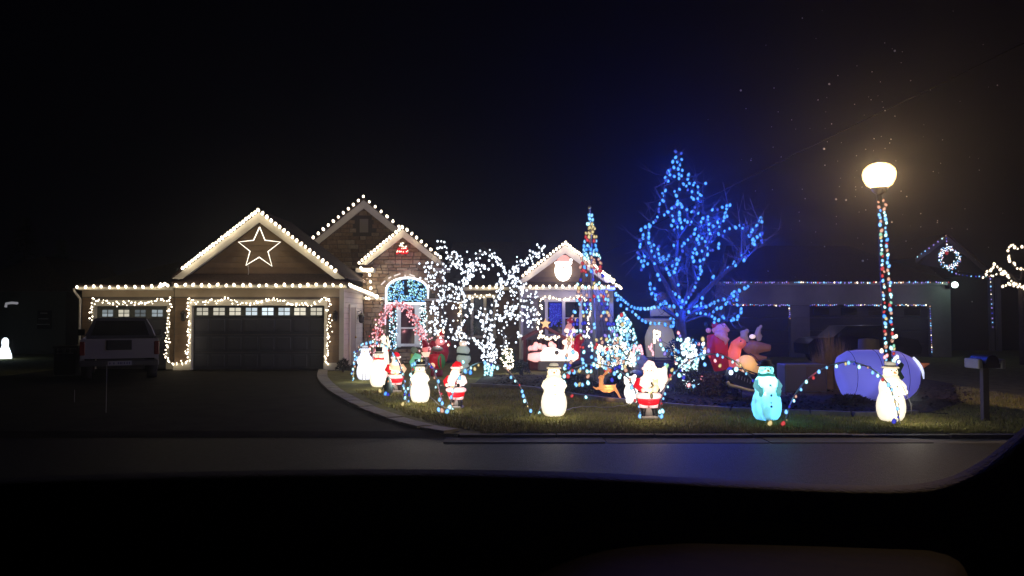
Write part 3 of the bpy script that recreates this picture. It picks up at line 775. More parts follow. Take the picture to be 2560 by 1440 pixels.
# twists of lights on the pilasters beside the window
def cluster(n, px0, px1, py0, py1, Y, dy=.12, shape=None):
    out = []
    while len(out) < n:
        x, y = R.uniform(px0, px1), R.uniform(py0, py1)
        if shape and not shape(x, y): continue
        out.append(P(x, y, Y+R.uniform(-dy, dy)))
    return out
string('pillar_lights', 'white and ice blue lights wrapped down the post left of the entry window', 'string lights', [cluster(95, 973, 992, 776, 872, YE-.3)], lambda i, p: R.choice(['white','lblue','teal','white']), .6, wires=[pp([(982,776),(982,872)], YE-.25)], single=False, lamps=[(P(983,840,YE-.8), 5, (.8,.9,1))])
string('pillar_lights', 'white lights wrapped down the post between entry window and right stone pier', 'string lights', [cluster(110, 1050, 1069, 760, 870, YE-.3)], lambda i, p: R.choice(['white','white','teal']), .65, wires=[pp([(1060,766),(1060,870)], YE-.25)], single=False, lamps=[(P(1060,800,YE-.8), 6, (.85,.92,1))])
# pink arch trellis
arch = smooth([Vector(P(x, y, 27.2)) for x, y in [(932,905),(938,860),(950,815),(968,778),(992,762),(1014,768),(1036,795),(1052,830),(1062,865),(1066,892)]], 4)
t = thing('lighted_arch', 'trellis arch covered in red and pink lights before the entry window', 'garden arch', (arch[0].x, 27.2, 0))
for dy in (-.18, .18):
    b = MB(); b.tube([p+Vector((0,dy,0)) for p in arch]+[Vector((arch[-1].x, 27.2+dy, 0))], .018, 5); part('arch_rail', b, mat('white powder coat', (.6,.6,.6), .4), t, world=True)
for k in range(0, len(arch), 3):
    b = MB(); b.tube([arch[k]+Vector((0,-.18,0)), arch[k]+Vector((0,.18,0))], .012, 4); part('rung', b, mat('white powder coat', (.6,.6,.6)), t, world=True)
rp = [p+Vector((R.gauss(0,.1), R.uniform(-.2,.2), R.gauss(0,.06))) for p in along(arch, .011, .5)]
string('arch_lights', 'red, rose and pink mini lights wound thickly over the trellis arch', 'string lights', [rp], lambda i, p: 'red' if R.random() < .3 else ('warmdim' if p.x < arch[8].x and R.random() < .25 else 'pink'), .74, wires=[arch], single=False, lamps=[(arch[k]+Vector((0,-.4,0)), 3, (1,.35,.42)) for k in (6, 14, 22, 30)])
# bell light on entry gable
t = thing('bell_light', 'red and white light net shaped like a gift bell under the small stone gable peak', 'bell light', P(1005,630,YE-.2))
b = MB(); outl = pp([(991,634),(996,618),(1000,607),(1013,607),(1017,618),(1022,634)], YE-.2); b.tube(outl+[outl[0]], .012, 4); part('bell_frame', b, WIRE, t, world=True)
def bell(x, y): return abs(x-1006.5) < 6+(y-605)*.33
b = MB(); [b.sph(p, .028, 6, 4) for p in cluster(75, 989, 1024, 619, 635, YE-.25, .03, bell)]; part('bulb', b, emis('vivid red bulb', (.95,.015,.03), 1.0), t, True, world=True, kind='stuff')
b = MB(); [b.sph(p, .027, 6, 4) for p in cluster(26, 996, 1017, 606, 622, YE-.27, .03, bell)+cluster(9, 992, 1021, 627, 630, YE-.29, .02)]; part('bulb', b, E['warmdim'], t, True, world=True, kind='stuff')
lamp(t, P(1006,628,YE-.7), 4, (1,.1,.1), world=True)
# Santa face sign on the right gable
t = thing('santa_face', 'glowing round Santa face with white beard hung in the small right gable', 'santa face', P(1408,672,YR-.25))
c = P(1408,672,YR-.2)
b = MB(); b.sph(c+Vector((0,0,-.06)), (.30,.12,.38), 18, 12); part('beard', b, emis('santa beard glow', (1,.92,.88), 5), t, True, world=True)
b = MB(); b.lathe([(.29,0),(.25,.12),(.17,.24),(.08,.3)], c+Vector((.03,.0,.18)), 16, 1, .4); part('hat', b, emis('santa hat glow', (1,.42,.38), 1.3), t, True, world=True)
b = MB(); b.tube([c+Vector((math.sin(a)*.29,-.07,.17+.05*math.cos(a))) for a in np.linspace(-1.5,1.5,9)], .05, 8); part('hat_band', b, emis('santa beard glow', (1,1,1), 1), t, True, world=True)
b = MB(); b.sph(c+Vector((0,-.115,.05)), (.17,.05,.1), 12, 8); part('face', b, emis('santa skin glow', (1,.82,.76), 3), t, True, world=True)
for s in (-1, 1):
    b = MB(); b.sph(c+Vector((s*.06,-.16,.08)), .014, 8, 6); part('eye', b, mat('black plastic', (.01,.01,.01), .4), t, True, world=True)
b = MB(); b.sph(c+Vector((0,-.17,.03)), .03, 8, 6); part('nose', b, emis('red nose glow', (1,.3,.25), 1.2), t, True, world=True)
b = MB(); b.sph(c+Vector((.27,-.05,.3)), .055, 8, 6); part('pompom', b, emis('santa beard glow', (1,1,1), 1), t, True, world=True)
lamp(t, c+Vector((0,-.6,0)), 4, (1,.75,.65), world=True)
# right window lights
mini('warm mini lights hung round the right wing window', [[(1347,822),(1348,790),(1349,762),(1353,749),(1362,743),(1380,742)],[(1386,747),(1400,749),(1425,748),(1440,745),(1452,741),(1462,748),(1470,756)],[(1471,760),(1472,785),(1471,815),(1470,840)]], YR-.12, sz=.62, step=.07, lamps=3, pw=2, lc=(1,.85,.8))
mini('white mini lights framing the middle window behind the white tree', [[(1150,840),(1150,800),(1149,765),(1150,742)],[(1172,741),(1200,740),(1232,738)]], YM-.15, sz=.62, step=.085, lamps=1, pw=3)
string('net_lights', 'deep blue lights glowing inside the left pane of the right wing window', 'net lights', [cluster(90, 1373, 1404, 758, 818, YR-.13, .02, lambda x, y: y < 790 or R.random() < (820-y)/40 or x < 1390)], lambda i, p: R.choice(['dblue','dblue','bluedim']), .7, single=False, wires=[pp([(1373,758),(1373,800)], YR-.11)], lamps=[(P(1388,785,YR-.5), 3, (.08,.1,1))])
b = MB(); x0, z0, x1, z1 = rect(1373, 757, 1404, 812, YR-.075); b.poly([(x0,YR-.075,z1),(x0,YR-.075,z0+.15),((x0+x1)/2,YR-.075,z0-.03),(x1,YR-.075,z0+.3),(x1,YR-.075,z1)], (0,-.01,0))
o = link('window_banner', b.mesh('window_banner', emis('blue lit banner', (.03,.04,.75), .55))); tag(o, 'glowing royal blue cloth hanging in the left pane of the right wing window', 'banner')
# wreath seen in middle window
t = thing('wreath', 'dim green wreath hanging in the middle window behind the white tree', 'wreath', P(1167,816,YM-.2))
c = P(1167,814,YM-.2); b = MB()
for k in range(160):
    a = R.uniform(0, 2*PI); r = .3+R.gauss(0,.035); q = c+Vector((math.cos(a)*r, R.gauss(0,.03), math.sin(a)*r*1.15)); d = Vector((R.gauss(0,1),R.gauss(0,1),R.gauss(0,1))).normalized()*.07
    b.tube([q, q+d], [.012,.003], 3)
part('greenery', b, mat('wreath green', (.05,.09,.04), .8), t, world=True, kind='stuff')
b = MB(); b.sph(c+Vector((0,-.05,.32)), (.09,.03,.05), 8, 6); part('bow', b, mat('wreath bow', (.3,.02,.02), .6), t, True, world=True)
# wall lantern at side
t = thing('wall_lantern', 'dark wall lantern beside the side door of the garage', 'lantern', (xs+.1, 29.0, 1.75))
b = MB(); b.lathe([(.05,0),(.09,.05),(.11,.25),(.13,.27),(.02,.36)], (xs+.17,29.0,1.55), 8); part('lantern_body', b, mat('black iron', (.012,.01,.01), .5), t, world=True)
b = MB(); b.tube([(xs+.03,29,1.95),(xs+.17,29,2.0),(xs+.17,29,1.9)], .015, 5); part('bracket', b, mat('black iron', (0,0,0)), t, world=True)
# lanterns beside garage doors
for px, lab in ((458,'dark lantern on the pier between the two garage doors'),(838,'dark lantern on the pier right of the wide garage door')):
    c = P(px, 792, YG-.12); t = thing('wall_lantern', lab, 'lantern', c)
    b = MB(); b.lathe([(.04,-.15),(.08,-.1),(.09,.1),(.11,.12),(.02,.2)], c, 8); part('lantern_body', b, mat('black iron', (0,0,0)), t, world=True)
    b = MB(); b.tube([c+Vector((0,.14,.15)), c+Vector((0,0,.22)), c+Vector((0,0,.16))], .013, 4); part('bracket', b, mat('black iron', (0,0,0)), t, world=True)

# ---------------- trees with lights ----------------
BARK = mat('grey brown bark', (.05,.04,.035), .9, .35, 9, .6)
TWIG = mat('twig bark', (.09,.06,.045), .9)
# white lit tree
YW = 24.0
WP = [
 ([(1228,880),(1224,850),(1222,820),(1232,770),(1243,738),(1258,705),(1252,670),(1243,642)], 70),
 ([(1258,705),(1272,690),(1290,672),(1310,655),(1335,640),(1357,615)], 52),
 ([(1265,712),(1285,715),(1298,725),(1290,700),(1300,690)], 26),
 ([(1222,830),(1205,800),(1190,775),(1168,765),(1153,740),(1152,720),(1165,702),(1180,688)], 56),
 ([(1170,700),(1172,680),(1186,665),(1203,668),(1220,665)], 32),
 ([(1184,668),(1186,650),(1196,636),(1212,632),(1225,632),(1230,650),(1228,665)], 18),
 ([(1160,672),(1150,666),(1142,675)], 10),
 ([(1152,735),(1130,720),(1105,722),(1085,712),(1072,700),(1068,665),(1070,660),(1082,672)], 44),
 ([(1085,672),(1090,690),(1078,700)], 10),
 ([(1152,745),(1130,748),(1108,755),(1090,765),(1075,775)], 46),
 ([(1152,752),(1120,745),(1110,720),(1115,690),(1120,655)], 30),
 ([(1120,655),(1145,650),(1130,640),(1110,630),(1092,608)], 30),
 ([(1232,795),(1262,795),(1285,790),(1310,790),(1340,795)], 42),
 ([(1262,795),(1280,770),(1285,750),(1278,742)], 24),
 ([(1300,760),(1325,755),(1318,748),(1330,740),(1342,734)], 16),
 ([(1322,760),(1333,775),(1330,795),(1338,812),(1318,822)], 18),
 ([(1212,870),(1190,855),(1165,850),(1140,846),(1130,825),(1118,800),(1095,795),(1073,808)], 56),
 ([(1080,815),(1085,830),(1100,820)], 12),
 ([(1130,855),(1133,850)], 5),
 ([(1160,850),(1150,830),(1150,800),(1155,780)], 16),
 ([(1255,830),(1262,845),(1258,870),(1275,855)], 14),
]
root = thing('bare_tree', 'bare spreading tree wrapped in cool white lights before the house', 'tree', (P(1222,900,YW).x, YW, 0))
base = Vector((P(1224,900,YW).x, YW, 0))
b = MB(); hub = P(1223,850,YW); b.tube([base+Vector((0,0,-.05)), base+Vector((.02,0,.25)), P(1224,885,YW), hub], [.13,.1,.09,.085], 8); part('trunk', b, BARK, root, True, world=True)
wruns = []; wires = []
for k, (pth, n) in enumerate(WP):
    y0 = R.uniform(-.9, .9); m = len(pth)
    base_pts = [P(x, y, YW+y0*min(1, i/2.5)+R.uniform(-.1,.1)) for i, (x, y) in enumerate(pth)]
    sp_ = smooth(base_pts, 4)
    if m > 3 or k in (1,2):
        b = MB(); b.tube(([hub]+sp_) if (k in (3,12,16,0)) else sp_, [max(.008, .05*(1-i/len(sp_))) for i in range(len(sp_)+(1 if k in (3,12,16,0) else 0))], 5); part('branch', b, BARK, root, True, world=True)
    L = sum((q-p).length for p, q in zip(sp_[:-1], sp_[1:]))
    ptsb = [q+Vector((R.gauss(0,.1), R.uniform(-.2,.2), R.gauss(0,.1))) for q in along(sp_, L/n*.8, .4)]
    wruns.append(ptsb); wires.append(sp_)
wruns.append(cluster(70, 1201, 1243, 858, 912, YW-.2, .15)); wires.append(pp([(1222,858),(1222,912)], YW-.1))
tw = MB()
for sp_ in wires[:-1]:
    for q in along(sp_, .16):
        d = Vector((R.gauss(0,1), R.gauss(0,.7), R.gauss(.4,1))).normalized()*R.uniform(.15,.5)
        tw.tube([q, q+d*.5+Vector((0,0,.03)), q+d], [.008,.005,.002], 3)
part('twigs', tw, TWIG, root, world=True, kind='stuff')
wl = []
for r_ in wruns: wl += lampsalong(r_, 1, 3.0, (.82,.9,1), (0,-.25,0))
string('tree_lights', 'cool white bulbs wrapped along the branches of the spreading tree', 'tree lights', wruns, K('white'), .72, wires=wires, lamps=wl, root=hub, svar=.3)
string('trunk_lights', 'ice blue net of lights round the foot of the white lit tree', 'tree lights', [cluster(42, 1210, 1236, 912, 938, YW-.25, .1)], K('teal'), .9, single=False, lamps=[(P(1222,930,YW-.6), 2, (.5,.95,1))])
# blue lit tree
YB2 = 21.5
o7 = lambda pts: [(1500+x/2.667, 340+y/2.667) for x, y in pts]
BP = [o7(q) for q in [
 [(508,110),(510,150),(525,200),(525,260),(528,292)], [(485,175),(490,208),(462,225),(440,250),(437,305)], [(440,250),(470,258),(497,262)], [(460,295),(490,305)], [(545,230),(530,170)],
 [(590,262),(588,300),(610,335),(645,300),(635,285)], [(645,340),(655,370),(668,415),(625,428),(610,370),(575,342),(556,312)],
 [(437,370),(432,398),(413,428),(388,472),(390,510)], [(500,367),(520,420),(543,468),(570,487),(598,500),(632,502),(658,513),(680,518)],
 [(520,450),(490,475),(467,497),(440,510),(415,535),(380,535),(362,562),(345,588),(320,598),(325,630),(325,670),(330,720)],
 [(275,622),(290,670),(270,705),(262,745),(253,803),(258,830),(295,865),(320,858),(335,780),(340,750),(330,700)],
 [(290,890),(295,905)], [(388,730),(383,763),(403,835),(423,812)], [(480,535),(485,565),(478,598),(503,640)], [(530,520),(540,560),(545,610)],
 [(755,492),(780,492),(803,480),(830,478),(845,455),(865,458),(848,490),(835,527),(820,570)],
 [(690,548),(675,575),(657,602),(630,627),(627,660),(598,670),(585,702),(550,712),(548,742),(555,770)],
 [(720,553),(728,608),(733,635),(728,670),(705,692),(707,717),(700,745),(732,745),(752,757),(790,745),(783,713)],
 [(925,598),(905,610),(862,615),(823,640),(818,680)],
 [(1068,552),(1040,585),(1018,632),(990,650),(1025,690),(1023,715),(985,735),(968,775),(945,800),(930,820),(905,835),(885,865),(865,865),(845,885),(823,910),(805,932),(783,952),(760,972),(740,990)],
 [(1000,660),(1030,690),(1050,670)], [(680,765),(652,782),(618,778),(615,805),(627,830),(657,830),(690,828),(708,808)],
 [(640,870),(680,875),(668,918),(640,975),(627,1000),(623,1027),(607,1052),(585,1090),(565,1110)],
 [(537,805),(530,825),(517,850),(513,883),(490,915),(470,930),(455,920),(437,900),(440,885)], [(480,865),(482,868)],
 [(335,985),(340,1000),(347,1028),(350,1055),(380,1068),(375,1098)],
 [(475,1043),(500,1053),(515,1068),(545,1095),(570,1110),(525,1155),(525,1180),(500,1215),(470,1215),(490,1240),(487,1270),(500,1292)],
 [(405,1125),(432,1108),(445,1100),(440,1130),(480,1135),(515,1135)],
 [(600,1135),(635,1140),(665,1130),(700,1145),(725,1133),(765,1105),(790,1098),(825,1085),(850,1090),(875,1075),(918,1040),(980,1012),(985,975)],
 [(645,1180),(685,1185),(715,1190),(730,1193),(760,1158),(792,1155),(820,1140),(845,1118),(880,1105),(920,1070)],
 [(760,1220),(800,1225),(830,1195),(818,1215)], [(870,1228),(905,1220),(925,1195),(940,1155),(918,1125),(910,1090)], [(595,1175),(598,1178)], [(680,1080),(665,1115),(690,1130)], [(880,1050),(850,1100),(905,1050),(935,1060)],
 [(660,720),(650,680),(672,650)],[(560,560),(600,590)],[(460,800),(440,840)],[(760,600),(800,560)]]]
bx_ = P(1708,905,YB2).x
root = thing('bare_tree', 'tall bare tree outlined in blue lights between the house and the right neighbour', 'tree', (bx_, YB2, 0))
b = MB(); tb_ = [Vector((bx_,YB2,-.05)), Vector((bx_+.01,YB2,.2)), P(1706,860,YB2), P(1703,810,YB2), P(1700,770,YB2)]
b.tube(tb_, [.2,.15,.13,.13,.12], 9); part('trunk', b, BARK, root, True, world=True)
limbs = [
 [(1702,790),(1698,740),(1690,680),(1694,600),(1692,520),(1698,440),(1692,375)], [(1700,775),(1740,700),(1760,650),(1775,600),(1800,560),(1822,510)],
 [(1704,790),(1770,720),(1820,675),(1850,650),(1880,600),(1902,548)], [(1700,780),(1670,720),(1640,670),(1620,620),(1615,570),(1640,530)],
 [(1698,760),(1680,700),(1650,650),(1600,640),(1597,600)], [(1704,800),(1750,770),(1800,755),(1845,735),(1870,705)], [(1700,800),(1665,775),(1640,755),(1625,710)],
 [(1692,600),(1720,560),(1740,530),(1750,490),(1742,450)], [(1692,560),(1670,530),(1660,480),(1665,430)], [(1760,650),(1770,590),(1765,545),(1755,535)],
 [(1740,700),(1730,640),(1745,600),(1760,560)], [(1704,810),(1760,790),(1790,800),(1845,800),(1850,775)], [(1850,650),(1855,600),(1850,560)],[(1820,675),(1870,640),(1905,600)],[(1700,770),(1720,720),(1715,660),(1725,620)]]
limb3 = []
for k, l in enumerate(limbs):
    y0 = R.uniform(-1.3, 1.3)
    l3 = smooth([P(x, y, YB2+y0*min(1, i/3)) for i, (x, y) in enumerate(l)], 4); limb3.append(l3)
    b = MB(); r0 = .075 if k < 7 else .035
    b.tube(l3, [max(.008, r0*(1-i/len(l3))) for i in range(len(l3))], 6); part('limb', b, BARK, root, True, world=True)
tw = MB()
for l3 in limb3:
    for i, q in enumerate(along(l3[4:], .09)):
        d = Vector((R.gauss(0,1), R.gauss(0,.8), R.gauss(.8,.9))).normalized()*R.uniform(.25,.75)
        mid = q+d*.5+Vector((0,0,-.03)); tw.tube([q, mid, q+d], [.011,.007,.003], 3)
        for _ in range(2):
            e = d*.4+Vector((R.gauss(0,.16), R.gauss(0,.16), R.gauss(.06,.14))); tw.tube([mid, mid+e], [.006,.002], 3)
        if R.random() < .5 and l3 in (limb3[2], limb3[12], limb3[13], limb3[1]):
            for _ in range(3):
                e = Vector((R.gauss(0,.2), R.gauss(0,.2), R.gauss(.15,.2))); tw.tube([q+d, q+d+e], [.005,.002], 3)
part('twigs', tw, TWIG, root, world=True, kind='stuff')
bruns = []
def nearest(x, y):
    best = None
    for l, l3 in zip(limbs, limb3):
        for q in l3[::2]:
            pass
    return 0
for pth in BP:
    m = P(*pth[len(pth)//2], YB2); dmin = 1e9; yy = YB2
    for l3 in limb3:
        for q in l3[::3]:
            qq = (q.x*YB2/q.y-m.x)**2+((q.z-CAMZ)*YB2/q.y+CAMZ-m.z)**2
            if qq < dmin: dmin = qq; yy = q.y
    bruns.append([q+Vector((R.gauss(0,.012), R.uniform(-.1,.1), R.gauss(0,.012))) for q in along([P(x, y, yy-.12) for x, y in pth], .125, .25)])
for l3 in limb3[:14]:
    bruns.append([q+Vector((R.gauss(0,.07), -.12+R.uniform(-.08,.08), R.gauss(0,.07))) for q in along(l3[6:], .3, .6)])
nb = sum(len(r) for r in bruns)
bl = []
for r_ in bruns:
    for k in range(max(1, len(r_)//7)):
        bl.append((r_[min(len(r_)-1, k*7+3)]+Vector((0,-.12,0)), 24.0, (.01,.06,1)))
string('tree_lights', 'blue bulbs strung along the limbs of the tall bare tree', 'tree lights', bruns, lambda i, p: 'blue' if R.random() < .84 else 'bluedim', .92, lamps=bl, root=P(1705,800,YB2), svar=.18)
print('blue bulbs', nb, 'blue lamps', len(bl), 'white', sum(len(r) for r in wruns))
# swags from house corner to blue tree
sw1 = smooth([P(x, y, 28-6.0*i/6) for i, (x, y) in enumerate(o7([(105,1050),(145,1085),(205,1135),(253,1150),(310,1152),(362,1143),(440,1108)]))], 4)
sw2 = smooth([P(x, y, 28-6.0*i/8) for i, (x, y) in enumerate(o7([(105,1060),(140,1130),(212,1168),(255,1208),(298,1237),(350,1250),(412,1250),(475,1270),(500,1250)]))], 4)
string('swag_lights', 'blue bulbs swagged from the right house corner across to the tall blue tree', 'string lights', [along(sw1, .42, .2), along(sw2, .42, .2), along(pp(o7([(110,1060),(150,1100),(200,1120)]), 27), .2)], lambda i, p: 'lblue' if R.random() < .4 else 'blue', 1.1, lamps=[(q+Vector((0,-.15,0)), 22, (.01,.08,1)) for q in along(sw1, 1.2)+along(sw2, 1.2)])
# flagpole with tree of coloured strings
YF = 21.5
fb = P(1491,960,YF); ft = P(1474,523,YF)
t = thing('flagpole', 'slim white flagpole standing in the middle of the coloured light cone', 'flagpole', (fb.x, YF, 0))
b = MB(); b.tube([(fb.x,YF,-.05),(fb.x,YF,.02)], .09, 10); part('base', b, CONC, t, world=True)
b = MB(); b.tube([Vector((fb.x,YF,0)), Vector((fb.x,YF,0)).lerp(ft,.5), ft], [.055,.045,.028], 10); part('pole', b, mat('white aluminium', (.5,.5,.56), .35, spec=.5), t, True, world=True)
b = MB(); b.sph(ft+Vector((0,0,.05)), .05, 10, 8); part('finial', b, mat('brass', (0,0,0)), t, True, world=True)
SEQ = ['lblue','lblue','teal','yellow','yellow','yellow','red','lblue','blue','lblue','teal','orange','orange','red','blue','lblue','dblue','teal','yellow','orange','red','lblue','dblue','lblue','yellow','orange','dblue','lblue','teal','violet','yellow','orange','red','teal','lblue','orange','lblue','dblue','teal','red','yellow','lblue','teal','orange','dblue','teal']
apex = P(1475,533,YF); runs = []; NS = 14
for k in range(NS):
    a = 2*PI*k/NS+.2; foot = Vector((fb.x+math.cos(a)*.88-.05, YF+math.sin(a)*.88, .1))
    rn = []
    for i in range(40):
        tt = .012+i/40*.97
        q = apex.lerp(foot, tt); q.z -= .12*math.sin(PI*tt)
        rn.append(q+Vector((R.gauss(0,.02),R.gauss(0,.02),R.gauss(0,.012))))
    runs.append(rn)
cnt = {'i': 0}
def fcol(i, p):
    k = int((apex.z-p.z)/(apex.z-.1)*39.9); return SEQ[max(0, min(len(SEQ)-1, k+R.choice((0,0,0,1))))]
keep = [[q for j, q in enumerate(r_) if (j < 8 and kk % 3 == 0) or (8 <= j < 14 and kk % 2 == 0) or (j >= 14 and R.random() < .4)] for kk, r_ in enumerate(runs)]
string('flagpole_lights', 'multicoloured bulbs on cords spreading from the flagpole top like a cone tree', 'string lights', keep, fcol, .92, wires=runs, root=apex, lamps=[(P(1475,545,YF-.3),3,(.2,.5,1)),(P(1480,640,YF-.5),3,(.2,.5,1)),(P(1520,760,YF-1.1),3,(.3,.6,1)),(P(1440,800,YF-1.1),3,(.4,.6,1)),(P(1490,880,YF-1.2),3,(.4,.7,1))])
# ---------------- shrubs with net lights ----------------
LEAF = mat('dark evergreen', (.03,.06,.03), .8, .4, 6)
def shrub(label, lab2, pxc, pyt, pyb, hw, Y, col, n, sz=.85, leaf=LEAF, name='shrub', prof=None, pw=4, lc=(.6,.95,1), group=None, single=True):
    bt = P(pxc, pyb, Y); tp = P(pxc, pyt, Y); H = tp.z-max(0, bt.z); Wd = hw*Y/2000; z0 = max(0., bt.z)
    t = thing(name, label, 'shrub', (bt.x, Y, 0), group=group)
    prof = prof or (lambda f: (1-f)**.8)
    b = MB(); b.tube([(bt.x,Y,-.03),(bt.x,Y,z0+H*.8)], [.05,.015], 6); part('stem', b, BARK, t, world=True)
    b = MB()
    for _ in range(900):
        f = R.random()**1.2; a = R.uniform(0,2*PI); r = Wd*prof(f)*math.sqrt(R.random())
        q = Vector((bt.x+math.cos(a)*r, Y+math.sin(a)*r, z0+f*H)); d = Vector((R.gauss(0,1),R.gauss(0,1),R.gauss(.3,1))).normalized()*R.uniform(.05,.1); s = d.orthogonal().normalized()*.03
        b.add([q-s, q+s, q+d], [(0,1,2)])
    part('foliage', b, leaf, t, world=True, kind='stuff')
    pts = []
    for _ in range(n):
        f = R.random()**1.25; a = R.uniform(-PI, 0.3); r = Wd*prof(f)*(R.random()**.4)
        pts.append(Vector((bt.x+math.cos(a)*r, Y+math.sin(a)*r, z0+f*H)))
    pts.sort(key=lambda q: q.z)
    string('shrub_lights', lab2, 'string lights', [pts], col, sz, wires=[[pts[0], pts[-1]]], single=single, root=(bt.x, Y, z0), lamps=[((bt.x, Y-Wd-.25, z0+H*.35), pw, lc), ((bt.x, Y-Wd*.6-.2, z0+H*.8), pw*.6, lc)], svar=.25)
shrub('cone shaped evergreen behind the flagpole, right of the coloured cone', 'dense ice blue lights on the cone evergreen right of the flagpole', 1556, 783, 912, 56, 25, lambda i, p: R.choice(['teal','teal','teal','white','lblue']), 250, .95, prof=lambda f: (1-f)**.6 if f > .25 else .85, pw=7)
shrub('low hedge bush at the foot of the cone evergreen', 'icy white lights netted over the low hedge bush', 1536, 862, 915, 46, 24.6, lambda i, p: 'warmdim' if R.random() < .6 else 'white', 150, .72, prof=lambda f: 1-.2*f, pw=5, lc=(1,.95,.9), single=False)
shrub('slim upright bush left of the Santa sleigh inflatable', 'crowded white and ice lights on the slim upright bush', 1720, 848, 968, 27, 20.0, lambda i, p: R.choice(['teal','white','white']), 190, .85, prof=lambda f: .35+.65*(1-abs(f-.55)*1.6) if f < .9 else .3, pw=5)
shrub('small round shrub under the end of the pink arch', 'warm white lights on the small round shrub', 1270, 872, 922, 19, 25.6, K('warm'), 80, .6, prof=lambda f: math.sqrt(max(0,1-(2*f-1)**2))*.9+.1, pw=3, lc=LW, single=False)
shrub('dark bushy evergreen in the shade behind the inflatable snowman', 'blue and white lights scattered over the dark bush', 1712, 845, 905, 50, 21.8, lambda i, p: R.choice(['lblue','blue','pink','red','teal']), 34, .8, prof=lambda f: math.sqrt(max(0,1-(2*f-1)**2))*.9+.1, pw=1.5, lc=(.3,.5,1), single=True)
# ---------------- lit plastic yard figures ----------------
SNOW = shell('snowman plastic', (1, .94, .8), 1.15, .5)
SNOWL = shell('snowman detail plastic', (.9, .8, .62), .95, .5)
BLK = mat('black plastic', (.01,.01,.012), .4)
REDP = shell('red plastic', (.85,.015,.03), .55, .4)
PINKP = shell('white lit fur plastic', (1,.84,.8), 1.3, .5)
SKIN = shell('lit face plastic', (1,.72,.6), 1.1, .5)
DK = mat('dim grey plastic', (.16,.15,.15), .5)
def fig(name, label, cat, gx, gy, H=1.0, rz=0, group=None):
    p = G(gx, gy); p.z = 0.0
    t = thing(name, label, cat, p, rz, group); t.scale = (H, H, H); return t
def snowman(label, gx, gy, H=1.0, rz=0, hat='derby', body=SNOW, det=SNOWL, hatm=None, tilt=0, pw=2.2, lc=(1,.9,.7), inner=None, hatsize=1.0, face=True, scarf=None, group='lit plastic snowmen on the lawn'):
    t = fig('lit_snowman', label, 'snowman figure', gx, gy, H, rz, group)
    b = MB(); b.lathe([(.12,0),(.17,.015),(.21,.07),(.235,.16),(.24,.25),(.225,.35),(.20,.42),(.185,.46),(.19,.5),(.195,.56),(.185,.63),(.155,.69),(.115,.73),(.09,.75)], seg=24, sy=.85)
    part('body', b, body, t, True)
    b = MB(); b.sph((0,0,.81), (.122,.11,.1), 18, 12); part('head', b, body, t, True)
    for s in (-1, 1):
        b = MB(); b.tube([(s*.15,-.02,.64),(s*.19,-.07,.56),(s*.14,-.14,.5)], [.05,.05,.04], 8); b.sph((s*.14,-.17,.49), .05, 8, 6); part('arm', b, body, t, True)
    hm = hatm or det; k = hatsize
    M = MB()
    if hat == 'derby': M.lathe([(.13*k,.875),(.145*k,.885),(.13*k,.9),(.09*k,.905),(.088*k,.95),(.07*k,.975),(.02*k,.985)], seg=18)
    elif hat == 'top': M.lathe([(.15*k,.875),(.16*k,.885),(.15*k,.9),(.1*k,.905),(.1*k,.93),(.11*k,1.02),(.115*k,1.04),(.02*k,1.045)], seg=18)
    o = part('hat', M, hm, t, True)
    b = MB(); b.lathe([(.097*k,.903),(.102*k,.905),(.1*k,.925),(.095*k,.927)], seg=18); part('hat_band', b, BLK if hat == 'derby' else det, t, True)
    b = MB(); b.tube([(math.cos(a)*.115, math.sin(a)*.10, .735+.01*math.sin(3*a)) for a in np.linspace(0,2*PI,17)], .026, 6); part('scarf', b, scarf or det, t, True)
    if face:
        b = MB(); b.tube([(0,-.1,.81),(0,-.17,.8)], [.022,.008], 7); part('nose', b, shell('carrot plastic', (1,.5,.2), .8), t, True)
        for s in (-1, 1):
            b = MB(); b.sph((s*.042,-.098,.84), .012, 7, 5); part('eye', b, BLK, t, True)
        b = MB(); b.tube([(x,-.1+abs(x)*.3,.77+abs(x)*.4) for x in (-.045,-.02,0,.02,.045)], .004, 4); part('mouth', b, BLK, t, True)
    for z in (.3,.42,.58):
        b = MB(); b.sph((.01,-.2 if z < .5 else -.165,z), (.014,.01,.014), 7, 5); part('button', b, DK, t, True)
    if inner:
        for (z, pw_, c_) in inner: lamp(t, (0,0,z), pw_, c_)
    lamp(t, (.0,-.6,.4), pw*5.5, lc)
    return t
snowman('bright cream snowman with derby hat alone at the middle of the front lawn', 1385, 1040, .97)
s = snowman('tall cream snowman with cane before the lavender inflatable by the lamp post', 2228, 1052, 1.03, rz=.15)
b = MB(); b.tube([(.08,-.2,.6),(.15,-.24,.4),(.2,-.24,.3),(.22,-.22,.12)], .006, 5); part('cane', b, DK, s, True)
b = MB(); b.poly([(.13,-.02,.9),(.2,-.02,.97),(.24,-.02,.93),(.18,-.02,.82),(.24,-.02,.72),(.2,-.02,.68),(.13,-.02,.76)], (0,.04,0)); part('scarf_tail', b, mat('dark green scarf', (.01,.03,.02), .7), s)
snowman('cream snowman with oversized black top hat left of the waving Santa', 1050, 1006, .86, hat='top', hatm=BLK, hatsize=1.25)
snowman('cream snowman wearing a striped black top hat beside the slim red Santa', 947, 967, .97, hat='top', hatm=BLK, hatsize=.85, scarf=REDP)
s = snowman('bluish white snowman raised on two stakes at the left end of the row', 912, 949, .98, hat='derby', det=shell('cool white plastic', (.9,.92,1), 1.4), body=shell('cool white plastic', (1,1,1), 1))
for x in (-.03, .06):
    b = MB(); b.tube([(x,-.24,.3),(x+.02,-.26,-.17)], .012, 5); part('stake', b, mat('galvanised stake', (.4,.4,.38), .5), s)
